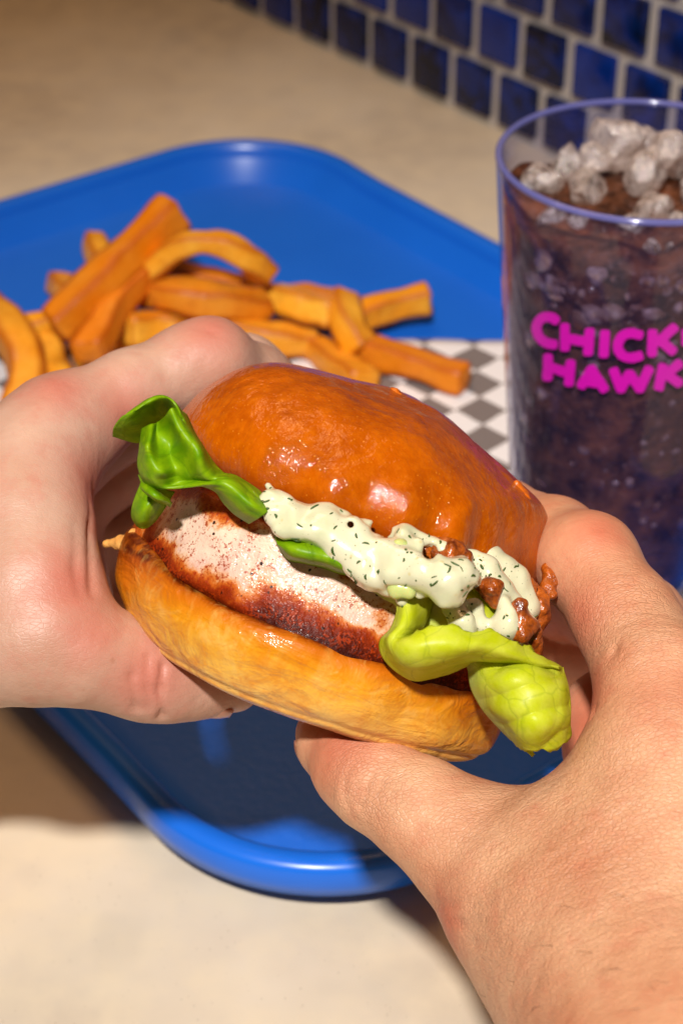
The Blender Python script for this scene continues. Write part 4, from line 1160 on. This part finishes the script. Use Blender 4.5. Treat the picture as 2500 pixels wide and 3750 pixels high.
R_PALM = [
    [(2425, 2540, .373, 13.6), (2440, 2850, .362, 17), (2440, 3200, .352, 20), (2400, 3650, .338, 25), (2750, 4400, .300, 34)],
    [(2545, 2565, .400, 12.5), (2600, 2950, .380, 18), (2560, 3450, .355, 24)],
    [(2530, 2655, .425, 12), (2650, 3000, .398, 18), (2600, 3450, .365, 24)],
    [(2490, 2760, .442, 11), (2640, 3080, .412, 17), (2600, 3450, .372, 22)],
    [(2400, 2860, .372, 13), (2270, 3010, .367, 14), (2110, 3130, .364, 15), (2170, 3270, .358, 19)],
    [(2330, 2800, .379, 7.0), (2205, 2915, .379, 6.0), (2060, 3015, .377, 6.6), (1920, 3085, .374, 9.5)],
    [(1815, 3165, .373, 13.4), (1950, 3310, .364, 16.5), (2110, 3470, .356, 20), (2350, 3750, .343, 25)],
    [(2245, 2640, .432, 11.5), (2290, 2760, .427, 12.5), (2460, 2920, .41, 16)],
    [(2330, 3220, .356, 20), (2280, 3450, .350, 22), (2400, 3700, .340, 26)],
]
R_FIN = [
    ([(2425, 2540, .373, 13.6), (2290, 2265, .387, 10.6), (2155, 2062, .400, 10.6), (2030, 1988, .418, 9.8), (1845, 1893, .440, 8.9), (1730, 1862, .452, 7.6)], .004),
    ([(2545, 2565, .400, 12.5), (2345, 2275, .428, 10.2), (2200, 2230, .442, 9.4), (2060, 2200, .456, 8.8), (1880, 2150, .463, 7.6)], .006),
    ([(2530, 2655, .425, 12), (2330, 2440, .452, 9.8), (2090, 2390, .468, 8.6), (1900, 2330, .470, 7.5)], .006),
    ([(2490, 2760, .442, 11), (2290, 2610, .463, 8.8), (2100, 2560, .470, 7.9), (1950, 2500, .470, 7)], .006),
    ([(1815, 3165, .373, 13.4), (1660, 3050, .376, 11.6), (1540, 2965, .379, 10.8), (1375, 2868, .384, 9.6), (1300, 2805, .389, 9.0), (1215, 2722, .398, 7.4), (1180, 2680, .402, 5.8)], .008),
]
R_CR = [([(1310, 2760, .376), (1255, 2850, .376), (1262, 2960, .376)], .5, .9), ([(1350, 2770, .376), (1310, 2850, .374), (1290, 2930, .375)], .4, .8), ([(1395, 2775, .376), (1350, 2860, .374), (1330, 2950, .375)], .35, .8), ([(1430, 2790, .376), (1395, 2870, .373), (1370, 2960, .374)], .25, .8),
        ([(2150, 2395, .372), (2180, 2400, .366), (2240, 2380, .368)], .8, 1.2), ([(2165, 2600, .365), (2200, 2675, .364)], .6, 1.2),
        ([(1640, 3375, .366), (1700, 3380, .352), (1760, 3380, .345)], .4, 1.0), ([(1600, 3310, .366), (1660, 3310, .355), (1720, 3310, .35)], .25, .9),
        ([(1690, 3450, .36), (1760, 3450, .345), (1830, 3440, .338)], .25, .9),
        ([(1930, 2880, .372), (2060, 2800, .372), (2190, 2680, .372)], .5, 1.2)]
R_RED = [(1300, 2760, .384, 9), (2490, 2640, .360, 10), (2200, 1920, .39, 8), (2080, 2250, .38, 9), (2150, 2560, .37, 8), (1650, 3380, .36, 7), (2150, 2650, .42, 14), (2060, 2320, .45, 16)]
right_hand, RFN = build_hand('hand', R_PALM, R_FIN, R_CR, R_RED, [(2200, 3200, .345, 45), (2300, 2250, .37, 20), (1350, 2850, .37, 14), (1900, 3350, .345, 25)], MT['skin'],
    [-.012, .120, .045], [.105, .400, .215], .00095, P(2500, 3500, .36),
    'right hand with thumb under the bun and its back towards the viewer')

# nails
def nail(parent, c, nrm, along, L, Wd, label=None):
    nrm = np.array(nrm, float); nrm /= np.linalg.norm(nrm); along = np.array(along, float); along -= nrm*(along@nrm); along /= np.linalg.norm(along); side = np.cross(nrm, along)
    nu, nv = 12, 10; V = []
    for i in range(nu):
        for j in range(nv):
            u, v = i/(nu-1)*2-1, j/(nv-1)*2-1
            k = (1-abs(u)**4)**.25 if abs(u) < 1 else 0
            V.append(c + along*u*L/2 + side*v*k*Wd/2 - nrm*(v*v*Wd*.20*k*k + u*u*L*.09))
    V = np.array(V)-np.array(parent.location)
    o = mesh_obj('nail', V, grid_faces(nu, nv), MT['nail'], parent)
    m = o.modifiers.new('thickness', 'SOLIDIFY'); m.thickness = .0005
    return o
_ax = P(1180, 2680, .402)-P(1300, 2805, .389); _ax /= np.linalg.norm(_ax)
_n = c2w(np.array([-.90, -.42, -.12]))-_o; _n = _n-_ax*(_n@_ax); _n /= np.linalg.norm(_n)
_cn = P(1215, 2720, .398)
def on_skin(fn, c, n):
    t = 0.0
    for _ in range(60):
        d = fn((c+n*t)[None])[0]
        if d > -1e-5: break
        t += max(-d*.6, .0001)
    return c+n*t
nail(right_hand, on_skin(RFN, _cn, _n)-_n*.0001, _n, _ax, .0100, .0085)
_ax = P(860, 2508, .409)-P(640, 2472, .402); _ax /= np.linalg.norm(_ax)
_n = c2w(np.array([.10, -.97, .15]))-_o; _n = _n-_ax*(_n@_ax); _n /= np.linalg.norm(_n)
nail(left_hand, on_skin(LFN, P(780, 2490, .406), _n)-_n*.0002, _n, _ax, .0100, .0085)

# fine dark hairs on the right wrist
def hairs():
    rr = np.random.default_rng(9); V = []; F = []
    me = right_hand.data; n = len(me.vertices); co = np.empty(n*3); no = np.empty(n*3)
    me.vertices.foreach_get('co', co); me.vertices.foreach_get('normal', no); co = co.reshape(-1, 3); no = no.reshape(-1, 3)
    w = co+np.array(right_hand.location)
    ctr = P(2480, 3620, .325)
    wt = np.exp(-(np.linalg.norm(w-ctr, axis=1)/.017)**2)+.01*np.exp(-(np.linalg.norm(w-P(2250, 3350, .34), axis=1)/.03)**2)
    view = c2w(np.array([0, 0, 1.0]))-_o
    wt *= (no@view > .05); wt /= wt.sum()
    dirw = P(1900, 3560, .35)-P(2500, 3500, .34); dirw /= np.linalg.norm(dirw)
    for i in rr.choice(n, 45, replace=False, p=wt):
        p, nn = co[i], no[i]
        t = dirw+rr.normal(0, .45, 3); t -= nn*(t@nn); t /= np.linalg.norm(t)
        L = rr.uniform(.002, .006); b = len(V); cur = rr.normal(0, .25, 3)
        for k in range(6):
            u = k/5; c = p+t*L*u+nn*(.0009*math.sin(u*2.6))+cur*L*u*u*.5
            r = .000032*(1-.7*u)
            s1 = np.cross(t, nn)
            for q in range(3):
                a_ = q*2.094; V.append(c+s1*r*math.cos(a_)+nn*r*math.sin(a_))
        for k in range(5):
            for q in range(3): F.append((b+k*3+q, b+(k+1)*3+q, b+(k+1)*3+(q+1) % 3, b+k*3+(q+1) % 3))
    o = mesh_obj('arm_hair', V, F, MT['hair'], right_hand); tag(o, None, None, None, 'stuff')
hairs()
